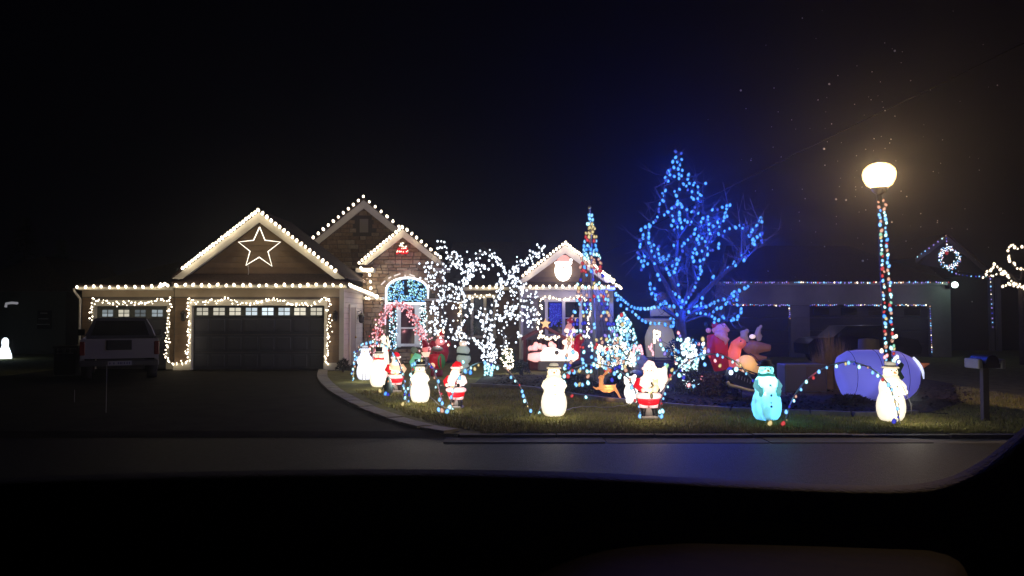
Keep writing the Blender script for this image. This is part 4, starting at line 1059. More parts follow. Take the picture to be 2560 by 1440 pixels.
cy = shell('aqua plastic', (.26,.95,.93), .38, .75, base=(.75,.95,1))
s = snowman('aqua glowing snowman with tilted black brim, mittens and three buttons', 1917, 1050, 1.06, hat='derby', body=cy, det=shell('aqua scarf plastic', (.04,.45,.38), .35, .3, base=(.1,.5,.45)), hatm=mat('navy felt', (.01,.015,.03), .7), inner=[(.8,2.0,(.25,1,.9)),(.62,9,(.25,1,.9)),(.22,5,(.08,.35,1))], pw=.8, lc=(.2,.9,.9), hatsize=1.0)
for z in (.58,.42,.24):
    b = MB(); b.sph((.01,-.215 if z < .5 else -.172,z), (.021,.012,.021), 8, 6); part('button', b, mat('teal black button', (.0,.03,.04), .4), s, True)
for sx in (-1, 1):
    b = MB(); b.sph((sx*.14,-.175,.45), (.04,.02,.06), 10, 8); part('mitten', b, shell('aqua mitten plastic', (.12,.6,.55), .3, .5, base=(.3,.7,.7)), s, True)
for s_ in s.children:
    if s_.name.startswith('hat'): s_.rotation_euler = (0, -.0, 0)

def santa(label, gx, gy, H=1.0, rz=0, coat=PINKP, sack=False, teddy=False, base=True, pw=2.2, hatm=PINKP, beltdark=True, group='lit plastic Santas on the lawn'):
    t = fig('lit_santa', label, 'santa figure', gx, gy, H, rz, group)
    if base:
        b = MB(); b.bbox((-.15,-.12,0), (.15,.13,.05), .02); part('base', b, mat('snow base plastic', (.45,.42,.4), .6), t)
        b = MB(); b.lathe([(.12,.05),(.09,.15),(.07,.22)], (0,.05,0), 10); part('base_mound', b, mat('snow base plastic', (0,0,0)), t, True)
    for s in (-1, 1):
        b = MB(); b.tube([(s*.09,.0,.2),(s*.1,0,.1),(s*.105,-.03,.04),(s*.12,-.09,.035)], [.055,.05,.045,.035], 8); part('boot', b, BLK, t, True)
        b = MB(); b.tube([(s*.085,0,.26),(s*.09,0,.19)], [.09,.075], 10); part('trouser_cuff', b, PINKP, t, True)
    b = MB(); b.lathe([(.15,.24),(.185,.27),(.195,.33),(.19,.37)], seg=20, sy=.8); part('coat_skirt', b, REDP, t, True)
    b = MB(); b.lathe([(.19,.355),(.225,.37),(.23,.42),(.195,.445)], seg=20, sy=.82); part('fur_band', b, PINKP, t, True)
    b = MB(); b.lathe([(.18,.44),(.19,.5),(.2,.56),(.195,.63),(.17,.7),(.11,.75),(.07,.77)], seg=20, sy=.82); part('coat', b, coat, t, True)
    b = MB(); b.lathe([(.186,.462),(.196,.464),(.197,.49),(.186,.492)], seg=20, sy=.84); part('belt', b, BLK if beltdark else REDP, t, True)
    b = MB(); b.box((-.025,-.175,.455),(.025,-.155,.5)); part('buckle', b, mat('brass', (0,0,0)), t)
    for s in (-1, 1):
        b = MB(); b.tube([(s*.16,0,.68),(s*.23,-.06,.58),(s*.15,-.19,.52)], [.06,.055,.045], 8); part('sleeve', b, coat if s > 0 else REDP, t, True)
        b = MB(); b.sph((s*.13,-.21,.52), .042, 8, 6); part('mitten', b, BLK if s > 0 else SKIN, t, True)
    b = MB(); b.sph((0,-.01,.83), (.095,.09,.105), 16, 10); part('head', b, SKIN, t, True)
    b = MB(); b.sph((0,-.075,.72), (.115,.07,.14), 14, 10); b.sph((0,-.1,.79), (.05,.03,.02), 8, 6); part('beard', b, SNOW, t, True)
    b = MB(); b.sph((0,-.105,.825), .02, 8, 6); part('nose', b, SKIN, t, True)
    for s in (-1, 1):
        b = MB(); b.sph((s*.033,-.092,.853), .01, 7, 5); part('eye', b, BLK, t, True)
    b = MB(); b.tube([(math.cos(a)*.1, math.sin(a)*.09-.005, .885) for a in np.linspace(0,2*PI,15)], .025, 6); part('hat_band', b, PINKP, t, True)
    b = MB(); b.tube([(0,0,.88),(0,.0,.94),(.02,.01,.985),(.08,.02,.975),(.115,.02,.92)], [.1,.085,.055,.035,.018], 10); part('hat', b, hatm, t, True)
    b = MB(); b.sph((.125,.02,.895), .028, 8, 6); part('pompom', b, SNOW, t, True)
    if sack:
        b = MB(); b.sph((.2,.05,.72), (.15,.12,.17), 14, 10); b.tube([(.27,.05,.82),(.33,.05,.93)], [.08,.02], 8); part('sack', b, SNOW, t, True)
        b = MB(); b.tube([(.3,.04,.86),(.36,.03,.96),(.37,.03,.9)], [.03,.02,.005], 6); part('toy', b, shell('pale green plastic', (.6,.9,.6), .7), t, True)
    if teddy:
        b = MB(); b.sph((.08,-.22,.55), (.07,.05,.075), 10, 8); b.sph((.08,-.24,.65), .05, 10, 8); b.sph((.04,-.23,.7), .02, 6, 5); b.sph((.12,-.23,.7), .02, 6, 5); b.sph((.0,-.24,.56), (.05,.025,.025), 8, 6)
        part('teddy_bear', b, shell('cream teddy plastic', (1,.86,.6), 1.0), t, True)
        b = MB(); b.tube([(0,-.26,.66),(.03,-.28,.6),(.0,-.25,.57)], .018, 6); b.sph((.01,-.25,.42), (.03,.02,.05), 8, 6); part('ribbon', b, mat('olive ribbon', (.1,.1,.05), .6), t, True)
    lamp(t, (0,-.6,.45), pw*5.5, (1,.85,.7)); lamp(t, (0,.0,.6), 2.0, (1,.8,.65))
    return t
santa('white glowing Santa with red skirt holding a teddy bear and sack', 1622, 1046, .99, sack=True, teddy=True)
santa('glowing Santa with red hood edge on a grey rock base behind the left arch foot', 1140, 1020, .89, rz=-.3, hatm=REDP, sack=False)
santa('slim Santa with red hat and toy sack between two snowmen', 988, 980, .92, rz=.35, coat=shell('cream coat plastic', (1,.78,.55), .8), hatm=REDP)
# white goose like figure beside Santa
t = fig('lit_polar_bear', 'round white glowing figure tucked behind the teddy bear Santa', 'yard figure', 1582, 1008, .68)
b = MB(); b.sph((0,0,.33), (.27,.2,.3), 16, 12); b.sph((-.08,-.05,.66), (.2,.16,.17), 14, 10); b.sph((-.22,-.02,.78), .07, 8, 6); b.sph((.06,-.02,.82), .07, 8, 6); b.sph((.12,-.12,.12), (.12,.1,.14), 10, 8); b.sph((-.12,-.12,.12), (.12,.1,.14), 10, 8)
o = part('body', b, shell('polar plastic', (1,.97,.9), 1.6, .5), t, True); remesh(o, .03)
b = MB(); b.sph((-.12,-.2,.63), .03, 8, 6); part('nose', b, DK, t, True); lamp(t, (-.1,-.6,.4), 2, (1,.9,.75))
b = MB(); b.tube([(-.1,-.1,.0),(-.1,-.15,-.12)], .03, 5); part('stake', b, SNOWL, t)
# tall slim glowing candle choir figure
p = P(959,872,26.3)
t = thing('lit_angel', 'slim white glowing robed figure at the left foot of the pink arch', 'yard figure', (p.x, 26.3, 0))
b = MB(); b.lathe([(.2,.1),(.19,.3),(.15,.7),(.11,.9),(.07,.98)], seg=16); part('robe', b, SNOW, t, True)
b = MB(); b.sph((0,0,1.07), .1, 12, 9); part('head', b, SNOW, t, True)
b = MB(); b.tube([(.12,-.02,.85),(.2,-.1,.8),(.17,-.16,1.0),(.16,-.16,1.15)], [.05,.045,.03,.015], 8); part('arm', b, SNOW, t, True)
b = MB(); b.tube([(-.05,0,.1),(-.05,0,-.02)], .03, 5); part('stake', b, WIRE, t)
lamp(t, (0,-.5,.7), 3, (1,.9,.8))
# small dark penguin / elf with blue lights by slim santa
t = fig('toy_penguin', 'small unlit blue green penguin figure at the feet of the slim Santa', 'yard figure', 971, 985, .5)
b = MB(); b.lathe([(.1,0),(.2,.08),(.22,.3),(.16,.5),(.14,.62),(.1,.75),(.02,.82)], seg=16); part('body', b, mat('teal grey plastic', (.12,.2,.2), .5), t, True)
b = MB(); b.tube([(0,-.12,.6),(0,-.24,.57)], [.04,.01], 6); part('beak', b, mat('orange plastic', (.5,.2,.03), .5), t, True)
for s in (-1, 1):
    b = MB(); b.tube([(s*.2,0,.42),(s*.3,-.05,.2)], [.05,.02], 6); part('wing', b, mat('teal grey plastic', (0,0,0)), t, True)
# orange lit leaping fawn
t = fig('lit_reindeer', 'small orange glowing fawn leaping with raised ears', 'reindeer figure', 1516, 1000, 1.0)
k_ = 1/1.0
fy = t.location.y; U = fy/2000
def L2(x, y, dy=0): return ((x-1516)*U, dy, (1000-y)*U)
OR = shell('amber fawn plastic', (1,.5,.18), .55, .5, base=(1,.6,.3))
b = MB(); b.tube([L2(1500,968), L2(1510,972), L2(1525,972), L2(1538,968)], [.06,.085,.085,.06], 10); b.tube([L2(1505,968), L2(1503,955), L2(1505,945)], [.07,.05,.042], 8)
b.tube([L2(1510,945), L2(1502,942), L2(1496,946)], [.045,.04,.02], 8)
for dy in (-.05,.05):
    b.tube([L2(1502,970,dy), L2(1490,972,dy), L2(1483,967,dy)], [.035,.022,.018], 6); b.tube([L2(1536,970,dy), L2(1545,984,dy), L2(1551,996,dy)], [.04,.024,.018], 6)
b.tube([L2(1538,966), L2(1541,958)], [.02,.008], 5)
o = part('body', b, OR, t, True); remesh(o, .014)
for dy in (-.03,.03):
    b = MB(); b.tube([L2(1508,940,dy), L2(1518,930,dy*2), L2(1526,923,dy*2)], [.012,.026,.006], 6); part('ear', b, OR, t, True)
b = MB(); b.sph(L2(1505,943,-.042), .009, 6, 5); part('eye', b, BLK, t, True)
b = MB(); b.tube([L2(1509,960,y) for y in (-.06,0,.06)], .012, 5); part('collar', b, mat('dark collar', (.03,.01,.01), .6), t)
b = MB(); b.tube([L2(1515,978), L2(1515,1001)], .008, 5); b.tube([L2(1536,976), L2(1536,1001)], .008, 5); part('stake', b, WIRE, t)
lamp(t, L2(1520,968), 1.2, (1,.55,.2)); lamp(t, L2(1520,985,-.4), .8, (1,.5,.2))

# ---------------- inflatables ----------------
FAB = lambda n, c, g, tr=.6, base=None: shell(n, c, g, tr, base)
def inflat(name, label, cat, px, py, Y, group=None):
    p = P(px, py, Y); return thing(name, label, cat, (p.x, Y, 0), group=group)
def tie(t, w):  # tether base and fan box
    b = MB(); b.bbox((-w, -.2, 0), (w, .2, .12), .03); part('base', b, mat('dark base fabric', (.03,.03,.03), .8), t)
# giant snowman in top hat (dim)
YI = 26.3; t = inflat('inflatable_snowman', 'dim grey inflatable snowman with wide brimmed top hat behind the lit shrubs', 'inflatable', 1650, 900, YI)
u = YI/2000; X = lambda px: (px-1650)*u; Z = lambda py: P(1650,py,YI).z
DIM = FAB('dim grey fabric', (.46,.43,.37), .3, .5)
b = MB(); b.lathe([(34*u,Z(897)),(33*u,Z(888)),(35*u,Z(875)),(37*u,Z(858)),(37*u,Z(843)),(33*u,Z(828)),(26*u,Z(815)),(24*u,Z(803)),(20*u,Z(799))], seg=24); part('body', b, DIM, t, True)
b = MB(); b.lathe([(40*u,Z(805)),(43*u,Z(801)),(40*u,Z(797)),(29*u,Z(796))], (X(1644),0,0), 22, 1, .9); part('hat_brim', b, FAB('dim mauve fabric', (.36,.33,.36), .3, .4), t, True)
b = MB(); b.lathe([(27*u,Z(798)),(29*u,Z(783)),(31*u,Z(768)),(24*u,Z(765))], (X(1664)-.12,0,0), 20, 1, .8); part('hat_crown', b, FAB('dim mauve fabric', (0,0,0), 1), t, True)
b = MB(); b.lathe([(27.5*u,Z(796)),(28.5*u,Z(796)),(28.8*u,Z(790)),(27.7*u,Z(790))], (X(1664)-.12,-.01,0), 20, 1, .8); part('hat_band', b, mat('black ribbon', (.015,.015,.02), .7), t, True)
b = MB(); b.lathe([(36*u,0),(37*u,.02),(36*u,Z(899)),(34*u,Z(898))], seg=16); 
part('plinth', b, mat('plum plinth fabric', (.12,.1,.13), .8), t)
for k in range(5):
    b = MB(); z = .06+k*.09; b.lathe([(37.2*u,z),(37.8*u,z+.02),(37.2*u,z+.04)], seg=16); part('plinth_band', b, mat('slate band', (.07,.06,.09), .8), t, True)
lamp(t, (0,0,Z(850)), 3, (1,.92,.8))
t2 = inflat('inflatable_bundle', 'dull mauve rounded inflatable top peeking above the dim snowman hat', 'inflatable', 1653, 740, 27.6); uu = 27.6/2000
zc = P(1653,744,27.6).z; b = MB(); b.sph((0,0,zc), (15*uu,.2,15*uu), 14, 10); part('head', b, FAB('plum fabric', (.14,.09,.12), .12, .3), t2, True)
b = MB(); b.lathe([(.3,0),(.33,.5),(.25,1.2),(.2,zc-.1)], seg=12); part('body', b, mat('plum dark fabric', (.06,.04,.06), .8), t2, True)
# white boulder lumps next to it
t = thing('garden_boulder', 'pale rounded boulder left of the dim inflatable snowman', 'boulder', G(1600,935))
b = MB(); b.sph((0,0,.28), (.3,.25,.34), 12, 9); part('rock', b, mat('pale boulder', (.34,.3,.28), .9, .3, 4, .6), t, True)
t = thing('garden_boulder', 'small flat pale boulder left of the teddy bear Santa', 'boulder', G(1590,941))
b = MB(); b.sph((0,0,.08), (.2,.16,.12), 10, 7); part('rock', b, mat('pale boulder', (0,0,0)), t, True)
# letter lights
def glowpath(name, label, paths, Y, m, r=.03, cat='light sign', grp=None):
    t = thing(name, label, cat, P(*paths[0][0], Y), group=grp)
    b = MB()
    for q in paths:
        b.tube(pp(q, Y), r*.35, 4)
    lowq = max((v for q in paths for v in q), key=lambda v: v[1]); pz = P(*lowq, Y); b.tube([pz, (pz.x, Y, 0)], .01, 4)
    part('wire_frame', b, WIRE, t, world=True)
    for q in paths:
        for v in along(pp(q, Y), r*1.7, .1):
            o = link('bulb', BULB['warmdim' if m == 'w' else 'pink'], t, v-t.location); k = r/.055*R.uniform(.85,1.25); o.scale = (k,k,k)
    return t
glowpath('letter_light', 'lit letter R in white bulbs before the dim inflatable snowman', [[(1636,855),(1636,830)],[(1636,829),(1648,830),(1650,837),(1645,841),(1637,842)],[(1644,843),(1649,854)]], 25.2, 'w', .05)
glowpath('letter_light', 'small lit letter Y left of the snowman body in rose bulbs', [[(1622,867),(1627,873)],[(1629,861),(1627,873),(1633,882),(1632,890)]], 25.1, 'p', .042)
glowpath('letter_light', 'lit letter M in rose white bulbs left of the dim inflatable snowman', [[(1583,885),(1586,864),(1593,872),(1601,863),(1606,884)]], 24.6, 'p', .048)
glowpath('letter_light', 'lit zigzag letter in white bulbs below the rose letter M', [[(1574,912),(1586,908),(1575,903),(1588,898),(1574,893),(1584,888),(1575,882)]], 24.5, 'w', .054)
glowpath('letter_light', 'lit candy cane shape in white bulbs at the hedge left end', [[(1498,912),(1497,893),(1494,872),(1499,864),(1507,868),(1506,876)]], 24.4, 'w', .05)
glowpath('light_stake', 'column of white bulbs right of the dim inflatable snowman', [[(1683,864),(1687,875),(1690,890),(1691,913)]], 23.8, 'w', .052, cat='string lights')
string('path_lights', 'rose bulbs scattered beside the column of white bulbs and slim bush', 'string lights', [pp([(1696,832),(1700,840),(1694,848),(1702,850),(1706,862),(1712,866),(1705,880),(1650,850),(1652,862),(1658,873),(1662,884)], 20.9)], lambda i, p: R.choice(['pink','pink','teal','violet']), .95)
# Santa and reindeer inflatable
YS = 22.3; us = YS/2000
t = inflat('inflatable_santa_sleigh', 'dim red inflatable Santa leaning with a big antlered reindeer beside the aqua snowman', 'inflatable', 1840, 940, YS)
zs0 = lambda py: P(1840,py,YS).z
Q = lambda px, py, dy=0: ((px-1840)*us, dy, zs0(py))
RD = FAB('dim red fabric', (.42,.02,.03), .26, .5); PK = FAB('dusty pink fabric', (.62,.3,.3), .36, .5); BR = FAB('brown deer fabric', (.32,.14,.1), .28, .5); AN = FAB('antler fabric', (.34,.24,.22), .36, .5); TN = FAB('tan belly fabric', (.75,.5,.24), .42, .6); CR = FAB('coral fabric', (.85,.22,.16), .42, .6)
b = MB(); b.sph(Q(1795,865), (26*us,.3,34*us), 16, 12); b.tube([Q(1785,835), Q(1795,880), Q(1805,925)], [.2,.28,.22], 12); b.tube([Q(1778,850,-.1), Q(1770,880,-.25), Q(1782,905,-.3)], [.13,.12,.09], 10); o = part('santa_coat', b, RD, t, True); remesh(o, .03)
b = MB(); b.tube([Q(1782,828), Q(1795,822,-.05), Q(1808,818,-.08), Q(1822,828,-.05)], [.06,.12,.13,.05], 10); b.sph(Q(1800,836,-.15), (.2,.14,.12), 12, 8); b.tube([Q(1800,840,-.2), Q(1812,850,-.25), Q(1808,862,-.25)], [.12,.09,.02], 8); o = part('santa_beard', b, PK, t, True); remesh(o, .02)
b = MB(); b.tube([Q(1796,826), Q(1788,812), Q(1783,806)], [.11,.1,.04], 8); part('santa_hat', b, RD, t, True)
b = MB(); b.sph(Q(1771,826,-.05), .075, 10, 8); part('pompom', b, PK, t, True)
b = MB(); b.sph(Q(1766,812,-.03), (.06,.05,.09), 8, 6); part('holly_leaf', b, mat('dark green scarf', (.08,.12,.08)), t, True)
b = MB(); b.tube([Q(1835,930), Q(1832,895), Q(1842,862), Q(1858,850)], [.22,.2,.17,.14], 12); b.sph(Q(1850,858,-.1), (.18,.15,.14), 12, 8); o = part('reindeer_body', b, CR, t, True); remesh(o, .03)
b = MB(); b.sph(Q(1878,868,-.1), (.26,.2,.2), 14, 10); b.tube([Q(1885,868,-.15), Q(1905,868,-.2), Q(1921,869,-.22)], [.19,.13,.09], 12); b.tube([Q(1880,885,-.1), Q(1892,895,-.15), Q(1912,893,-.2)], [.1,.1,.04], 8); o = part('reindeer_head', b, BR, t, True); remesh(o, .025)
b = MB(); b.tube([Q(1866,858,-.08), Q(1858,840,-.08), Q(1862,826,-.08)], [.09,.11,.07], 8); b.sph(Q(1855,832,-.08), .07, 8, 6); b.sph(Q(1866,828,-.08), .07, 8, 6); o = part('antler', b, AN, t, True); remesh(o, .02)
b = MB(); b.tube([Q(1898,852,-.05), Q(1893,835,-.05), Q(1898,818,-.05)], [.07,.09,.06], 8); b.tube([Q(1893,845,-.05), Q(1904,838,-.05)], [.07,.05], 8); b.sph(Q(1902,816,-.05), .05, 8, 6); o = part('antler', b, AN, t, True); remesh(o, .02)
b = MB(); b.sph(Q(1876,841,-.22), (.09,.07,.065), 10, 8); part('lit_tip', b, FAB('lit cream fabric', (1,.85,.7), .85), t, True)
b = MB(); b.sph(Q(1862,908,-.15), (.27,.22,.24), 16, 12); b.sph(Q(1882,920,-.12), (.16,.16,.17), 12, 10); o = part('tan_belly', b, TN, t, True); remesh(o, .03)
for a_, c_ in (((1846,852),(1844,850)), ((1861,855),(1860,853))):
    b = MB(); b.sph(Q(*a_, -.27), .022, 8, 6); part('eye', b, BLK, t, True)
b = MB(); b.tube([Q(1831,917,-.3), Q(1855,922,-.36), Q(1875,930,-.36), Q(1893,936,-.3)], .02, 6); part('black_strap', b, BLK, t, True)
b = MB(); b.tube([Q(1868,882,-.24), Q(1880,890,-.3), Q(1892,905,-.3)], .012, 5); part('rein', b, BLK, t, True)
b = MB(); b.sph(Q(1840,905,-.2), (.07,.06,.1), 10, 8); part('mitten', b, FAB('lit cream fabric', (0,0,0), 1), t, True)
b = MB(); b.bbox((-.6,-.3,0),(.6,.35,.1), .04); part('base', b, mat('dark base fabric', (.03,.03,.03), .8), t)
lamp(t, Q(1850,885,-.0), 3, (1,.55,.35)); lamp(t, Q(1862,908,-.15), 2.5, (1,.8,.5)); lamp(t, Q(1795,870,0), 2, (1,.5,.4)); lamp(t, Q(1850,880,-1.0), 2.2, (1,.6,.5))
# dark sleigh board with white runner
YQ = 17.6; t = inflat('toy_sleigh', 'small navy wooden sleigh with white runner left of the aqua snowman', 'sleigh', 1850, 960, YQ); uq = YQ/2000
q = lambda px, py, dy=0: ((px-1850)*uq, dy, P(1850,py,YQ).z)
b = MB(); b.poly([q(1822,925,-.1), q(1830,918,-.1), q(1895,948,-.1), q(1890,975,-.1), q(1842,962,-.1), q(1818,948,-.1)], (0,.3,0)); part('side_board', b, mat('navy painted wood', (.02,.025,.06), .5, .3, 6), t)
b = MB(); b.tube([q(1815,953,-.12), q(1820,962,-.12), q(1845,968,-.12), q(1870,975,-.12), q(1890,977,-.12)], [.035,.04,.035,.03,.02], 7); part('runner', b, mat('white painted runner', (.5,.48,.47), .5), t, True)
b = MB(); b.tube([q(1815,953,.2), q(1820,962,.2), q(1845,968,.2), q(1870,975,.2), q(1890,977,.2)], [.035,.04,.035,.03,.02], 7); part('runner', b, mat('white painted runner', (0,0,0)), t, True)
for k in range(6):
    b = MB(); x = 1836+k*7; b.tube([q(x,943+k*3,-.115), q(x+2,934+k*3,-.115)], .008, 4); part('painted_mark', b, mat('pale mark', (.3,.3,.4), .5), t)
for (px, py, m_) in [(1823,930,'lblue'),(1836,922,'teal')]:
    b = MB(); b.sph(q(px,py,-.16), (.055,.03,.06), 8, 6); part('lit_panel', b, E['white'] if m_ == 'lblue' else E['teal'], t, True)
for y_ in (-.1, .2):
    b = MB(); b.tube([q(1850,968,y_), (q(1850,968,y_)[0], y_, 0)], .015, 5); part('strut', b, WIRE, t)
# nativity stable with white inflatable boat and Santa
YN = 27.4; un = YN/2000
t = inflat('stable', 'dark red roofed wooden stable with a gold star before the right wing window', 'stable', 1362, 905, YN); t['group'] = 'nativity display'; del t['group']
q = lambda px, py, dy=0: ((px-1362)*un, dy, max(0.0, P(1362,py,YN).z))
RW = mat('dark red stained boards', (.14,.035,.035), .7, .3, 5)
for s_, e_ in ((1304,843),(1416,843)):
    dx = (s_-1362)
    for k in range(4):
        b = MB(); b.poly([q(1362+dx*.0,813+0,-.5+k*.26), q(s_,e_,-.5+k*.26), q(s_,e_+8,-.5+k*.26), q(1362,821,-.5+k*.26)], (0,.25,0)); part('roof_board', b, RW, t)
for px in (1312,1408):
    b = MB(); a_ = q(px,848); b.box((a_[0]-.05,-.45,0),(a_[0]+.05,-.35,a_[2])); part('post', b, RW, t)
for k in range(9):
    b = MB(); x = (1310+k*11.2-1362)*un; zt = min(q(0,850)[2]+0.0, 9); b.box((x, .35, 0),(x+.12, .39, zt)); part('back_board', b, mat('dark brown boards', (.07,.035,.028), .8, .3, 5), t)
pts5 = []
for k in range(10):
    a = PI/2+k*PI/5; r = (.19 if k % 2 == 0 else .085); pts5.append(((math.cos(a)*r, -.56, q(0,812)[2]+.04+math.sin(a)*r)))
b = MB(); b.poly(pts5, (0,.05,0)); part('star', b, shell('gold star', (.95,.65,.28), .55, .2), t)
pts = [P(x, y, YN-.65) for x, y in [(1346,845),(1349,838),(1351,830),(1353,838),(1356,843),(1360,841),(1364,846),(1368,848),(1373,848),(1378,844),(1384,843),(1389,848),(1394,844)]]
string('stable_lights', 'warm bulbs in a wavy row across the stable front', 'string lights', [pts+[v+Vector((.05,0,.03)) for v in pts[::2]]], K('warmdim'), .85, lamps=[(P(1365,860,YN-1),3,(1,.75,.6))])
string('window_sill_lights', 'two little clumps of white bulbs either side of the stable', 'string lights', [pp([(1295,832),(1297,837),(1296,842),(1303,840)], YR-.4), pp([(1459,840),(1464,842),(1467,838),(1470,840),(1478,858),(1473,865)], YR-.4)], K('white'), .9)
LWF = FAB('glowing white fabric', (1,.93,.82), 2.2, .5); PWF = FAB('glowing pink white fabric', (1,.66,.62), 1.0, .5)
t = inflat('inflatable_boat', 'long glowing white inflatable boat hull lying before the stable', 'inflatable', 1380, 905, 26.6); ub = 26.6/2000
q = lambda px, py, dy=0: ((px-1380)*ub, dy, P(1380,py,26.6).z)
b = MB(); b.tube([q(1350,893), q(1370,892), q(1400,890), q(1430,890), q(1446,888)], [.17,.2,.21,.22,.1], 14); b.sph(q(1378,880), (.32,.2,.17), 12, 9); b.sph(q(1425,885), (.2,.2,.2), 12, 9); o = part('hull', b, LWF, t, True); remesh(o, .03)
b = MB(); b.tube([q(1352,893), q(1335,893), q(1320,892)], [.17,.16,.1], 14); part('pink_bow', b, PWF, t, True)
b = MB(); b.sph(q(1391,881,-.2), (.07,.04,.075), 10, 8); part('porthole', b, mat('olive fabric', (.12,.11,.08), .8), t, True)
b = MB(); b.bbox((q(1345,905)[0],-.2,0),(q(1430,905)[0],.2,q(0,902)[2]), .03); part('base', b, mat('olive fabric', (0,0,0)), t)
lamp(t, q(1400,900,-.7), 6, (1,.8,.7)); lamp(t, q(1330,890,-.6), 3, (1,.5,.45))
t = inflat('inflatable_presents', 'pink glowing round bundles piled behind the boat bow', 'inflatable', 1335, 900, 27.0); ub2 = 27/2000
q = lambda px, py, dy=0: ((px-1335)*ub2, dy, P(1335,py,27).z)
for (x, y, r) in [(1327,872,.1),(1336,871,.12),(1340,862,.09),(1350,866,.1),(1378,861,.1),(1386,865,.08),(1360,870,.11)]:
    b = MB(); b.sph(q(x,y,R.uniform(-.1,.1)), (r,r,r*1.1), 10, 8); part('bundle', b, PWF, t, True)
b = MB(); b.bbox((q(1322,0)[0],-.25,0),(q(1392,0)[0],.25,q(0,876)[2]), .05); part('crate', b, mat('dark maroon fabric', (.1,.02,.02), .8), t)
t = inflat('inflatable_santa', 'inflatable Santa with white beard and red coat rising from the white boat', 'inflatable', 1428, 880, 26.9); uc = 26.9/2000
q = lambda px, py, dy=0: ((px-1428)*uc, dy, P(1428,py,26.9).z)
b = MB(); b.tube([q(1432,900), q(1432,870), q(1436,845)], [.24,.26,.2], 14); part('coat', b, FAB('bright red fabric', (.6,.01,.03), .3), t, True)
b = MB(); b.tube([q(1446,838,-.05), q(1453,850,-.1), q(1445,862,-.2)], [.12,.11,.08], 9); part('sleeve', b, FAB('bright red fabric', (0,0,0), 1), t, True)
b = MB(); b.sph(q(1424,820,-.1), (.15,.14,.16), 14, 10); part('face', b, FAB('peach fabric', (.85,.5,.42), .5), t, True)
b = MB(); b.sph(q(1416,826,-.2), (.1,.08,.08), 10, 8); b.sph(q(1432,828,-.2), (.12,.08,.1), 10, 8); b.tube([q(1424,830,-.22), q(1426,842,-.25)], [.1,.06], 8); b.tube([q(1424,845,-.15), q(1422,868,-.2), q(1420,885,-.2)], [.14,.17,.2], 12); o = part('beard', b, FAB('cream beard fabric', (1,.86,.74), 1.4), t, True); remesh(o, .025)
b = MB(); b.tube([q(1428,808), q(1426,801), q(1430,795)], [.14,.12,.06], 9); part('hat', b, FAB('bright red fabric', (0,0,0), 1), t, True)
b = MB(); b.sph(q(1420,806,-.14), .035, 8, 6); b.sph(q(1429,799,-.14), .03, 8, 6); part('pompom', b, FAB('peach fabric', (0,0,0), 1), t, True)
b = MB(); b.sph(q(1411,855,-.25), (.1,.07,.09), 9, 7); b.sph(q(1417,838,-.3), .05, 8, 6); part('glove', b, FAB('cream beard fabric', (0,0,0), 1), t, True)
lamp(t, q(1425,845,-1.), 3, (1,.7,.6))
# red Santa with toy drum left of white tree
YT = 24.4; t = inflat('inflatable_santa', 'red inflatable Santa with small top hat behind the red drum', 'inflatable', 1101, 905, YT+.5); ut = (YT+.5)/2000
q = lambda px, py, dy=0: ((px-1101)*ut, dy, P(1101,py,YT+.5).z)
b = MB(); b.tube([q(1101,905), q(1101,880), q(1101,858)], [.2,.27,.2], 14); b.tube([q(1085,858), q(1078,865,-.1)], [.14,.1], 8); b.tube([q(1117,858), q(1122,862,-.1)], [.12,.1], 8); o = part('coat', b, FAB('deep red fabric', (.4,.01,.04), .22), t, True); remesh(o, .03)
b = MB(); b.sph(q(1101,855,-.12), (.15,.13,.14), 14, 10); part('beard', b, FAB('rosy fabric', (1,.42,.4), .7), t, True)
b = MB(); b.lathe([(.13,0),(.13,.04),(.11,.06)], q(1101,843,-.02), 14); part('hat_band', b, FAB('peach fabric', (0,0,0), 1), t, True)
b = MB(); b.lathe([(.08,0),(.085,.1),(.07,.16),(.02,.18)], q(1103,838,-.02), 12); part('hat', b, FAB('bright red fabric', (0,0,0), 1), t, True)
for a_ in [(1097,836),(1108,824),(1098,829),(1110,830),(1122,862),(1101,826)]:
    o = link('bulb', BULB['warmdim'], t, q(*a_, -.2)); o.scale = (.7,.7,.7)
lamp(t, q(1101,860,-.8), 3, (1,.4,.4))
t = inflat('inflatable_drum', 'red inflatable drum with round green end and glowing knob', 'inflatable', 1098, 905, YT-.3); ut2 = (YT-.3)/2000
q = lambda px, py, dy=0: ((px-1098)*ut2, dy, P(1098,py,YT-.3).z)
b = MB(); b.tube([q(1075,904,0), q(1084,904,0), q(1104,903,0)], [.22,.235,.22], 18); part('drum_body', b, FAB('bright red fabric', (0,0,0), 1), t, True)
M = Matrix.Rotation(PI/2+.0, 4, 'Y'); b = MB(); b.tube([q(1103,903,-.03), q(1106,903,-.045)], [.225,.2], 18); part('drum_end', b, FAB('green fabric', (.04,.3,.08), .35), t, True)
b = MB(); b.sph(q(1083,913,-.24), .085, 12, 9); part('knob', b, FAB('cream knob fabric', (1,.75,.5), 1.1), t, True)
b = MB(); b.sph(q(1093,872,.05), (.17,.15,.09), 12, 8); part('grey_cap', b, mat('grey fabric', (.2,.18,.16), .8), t, True)
b = MB(); b.bbox((q(1078,0)[0],-.18,0),(q(1106,0)[0],.18,max(.06,q(0,925)[2])), .03); part('base', b, mat('maroon base fabric', (.2,.02,.05), .8), t)
lamp(t, q(1090,900,-.9), 2.5, (1,.35,.3))
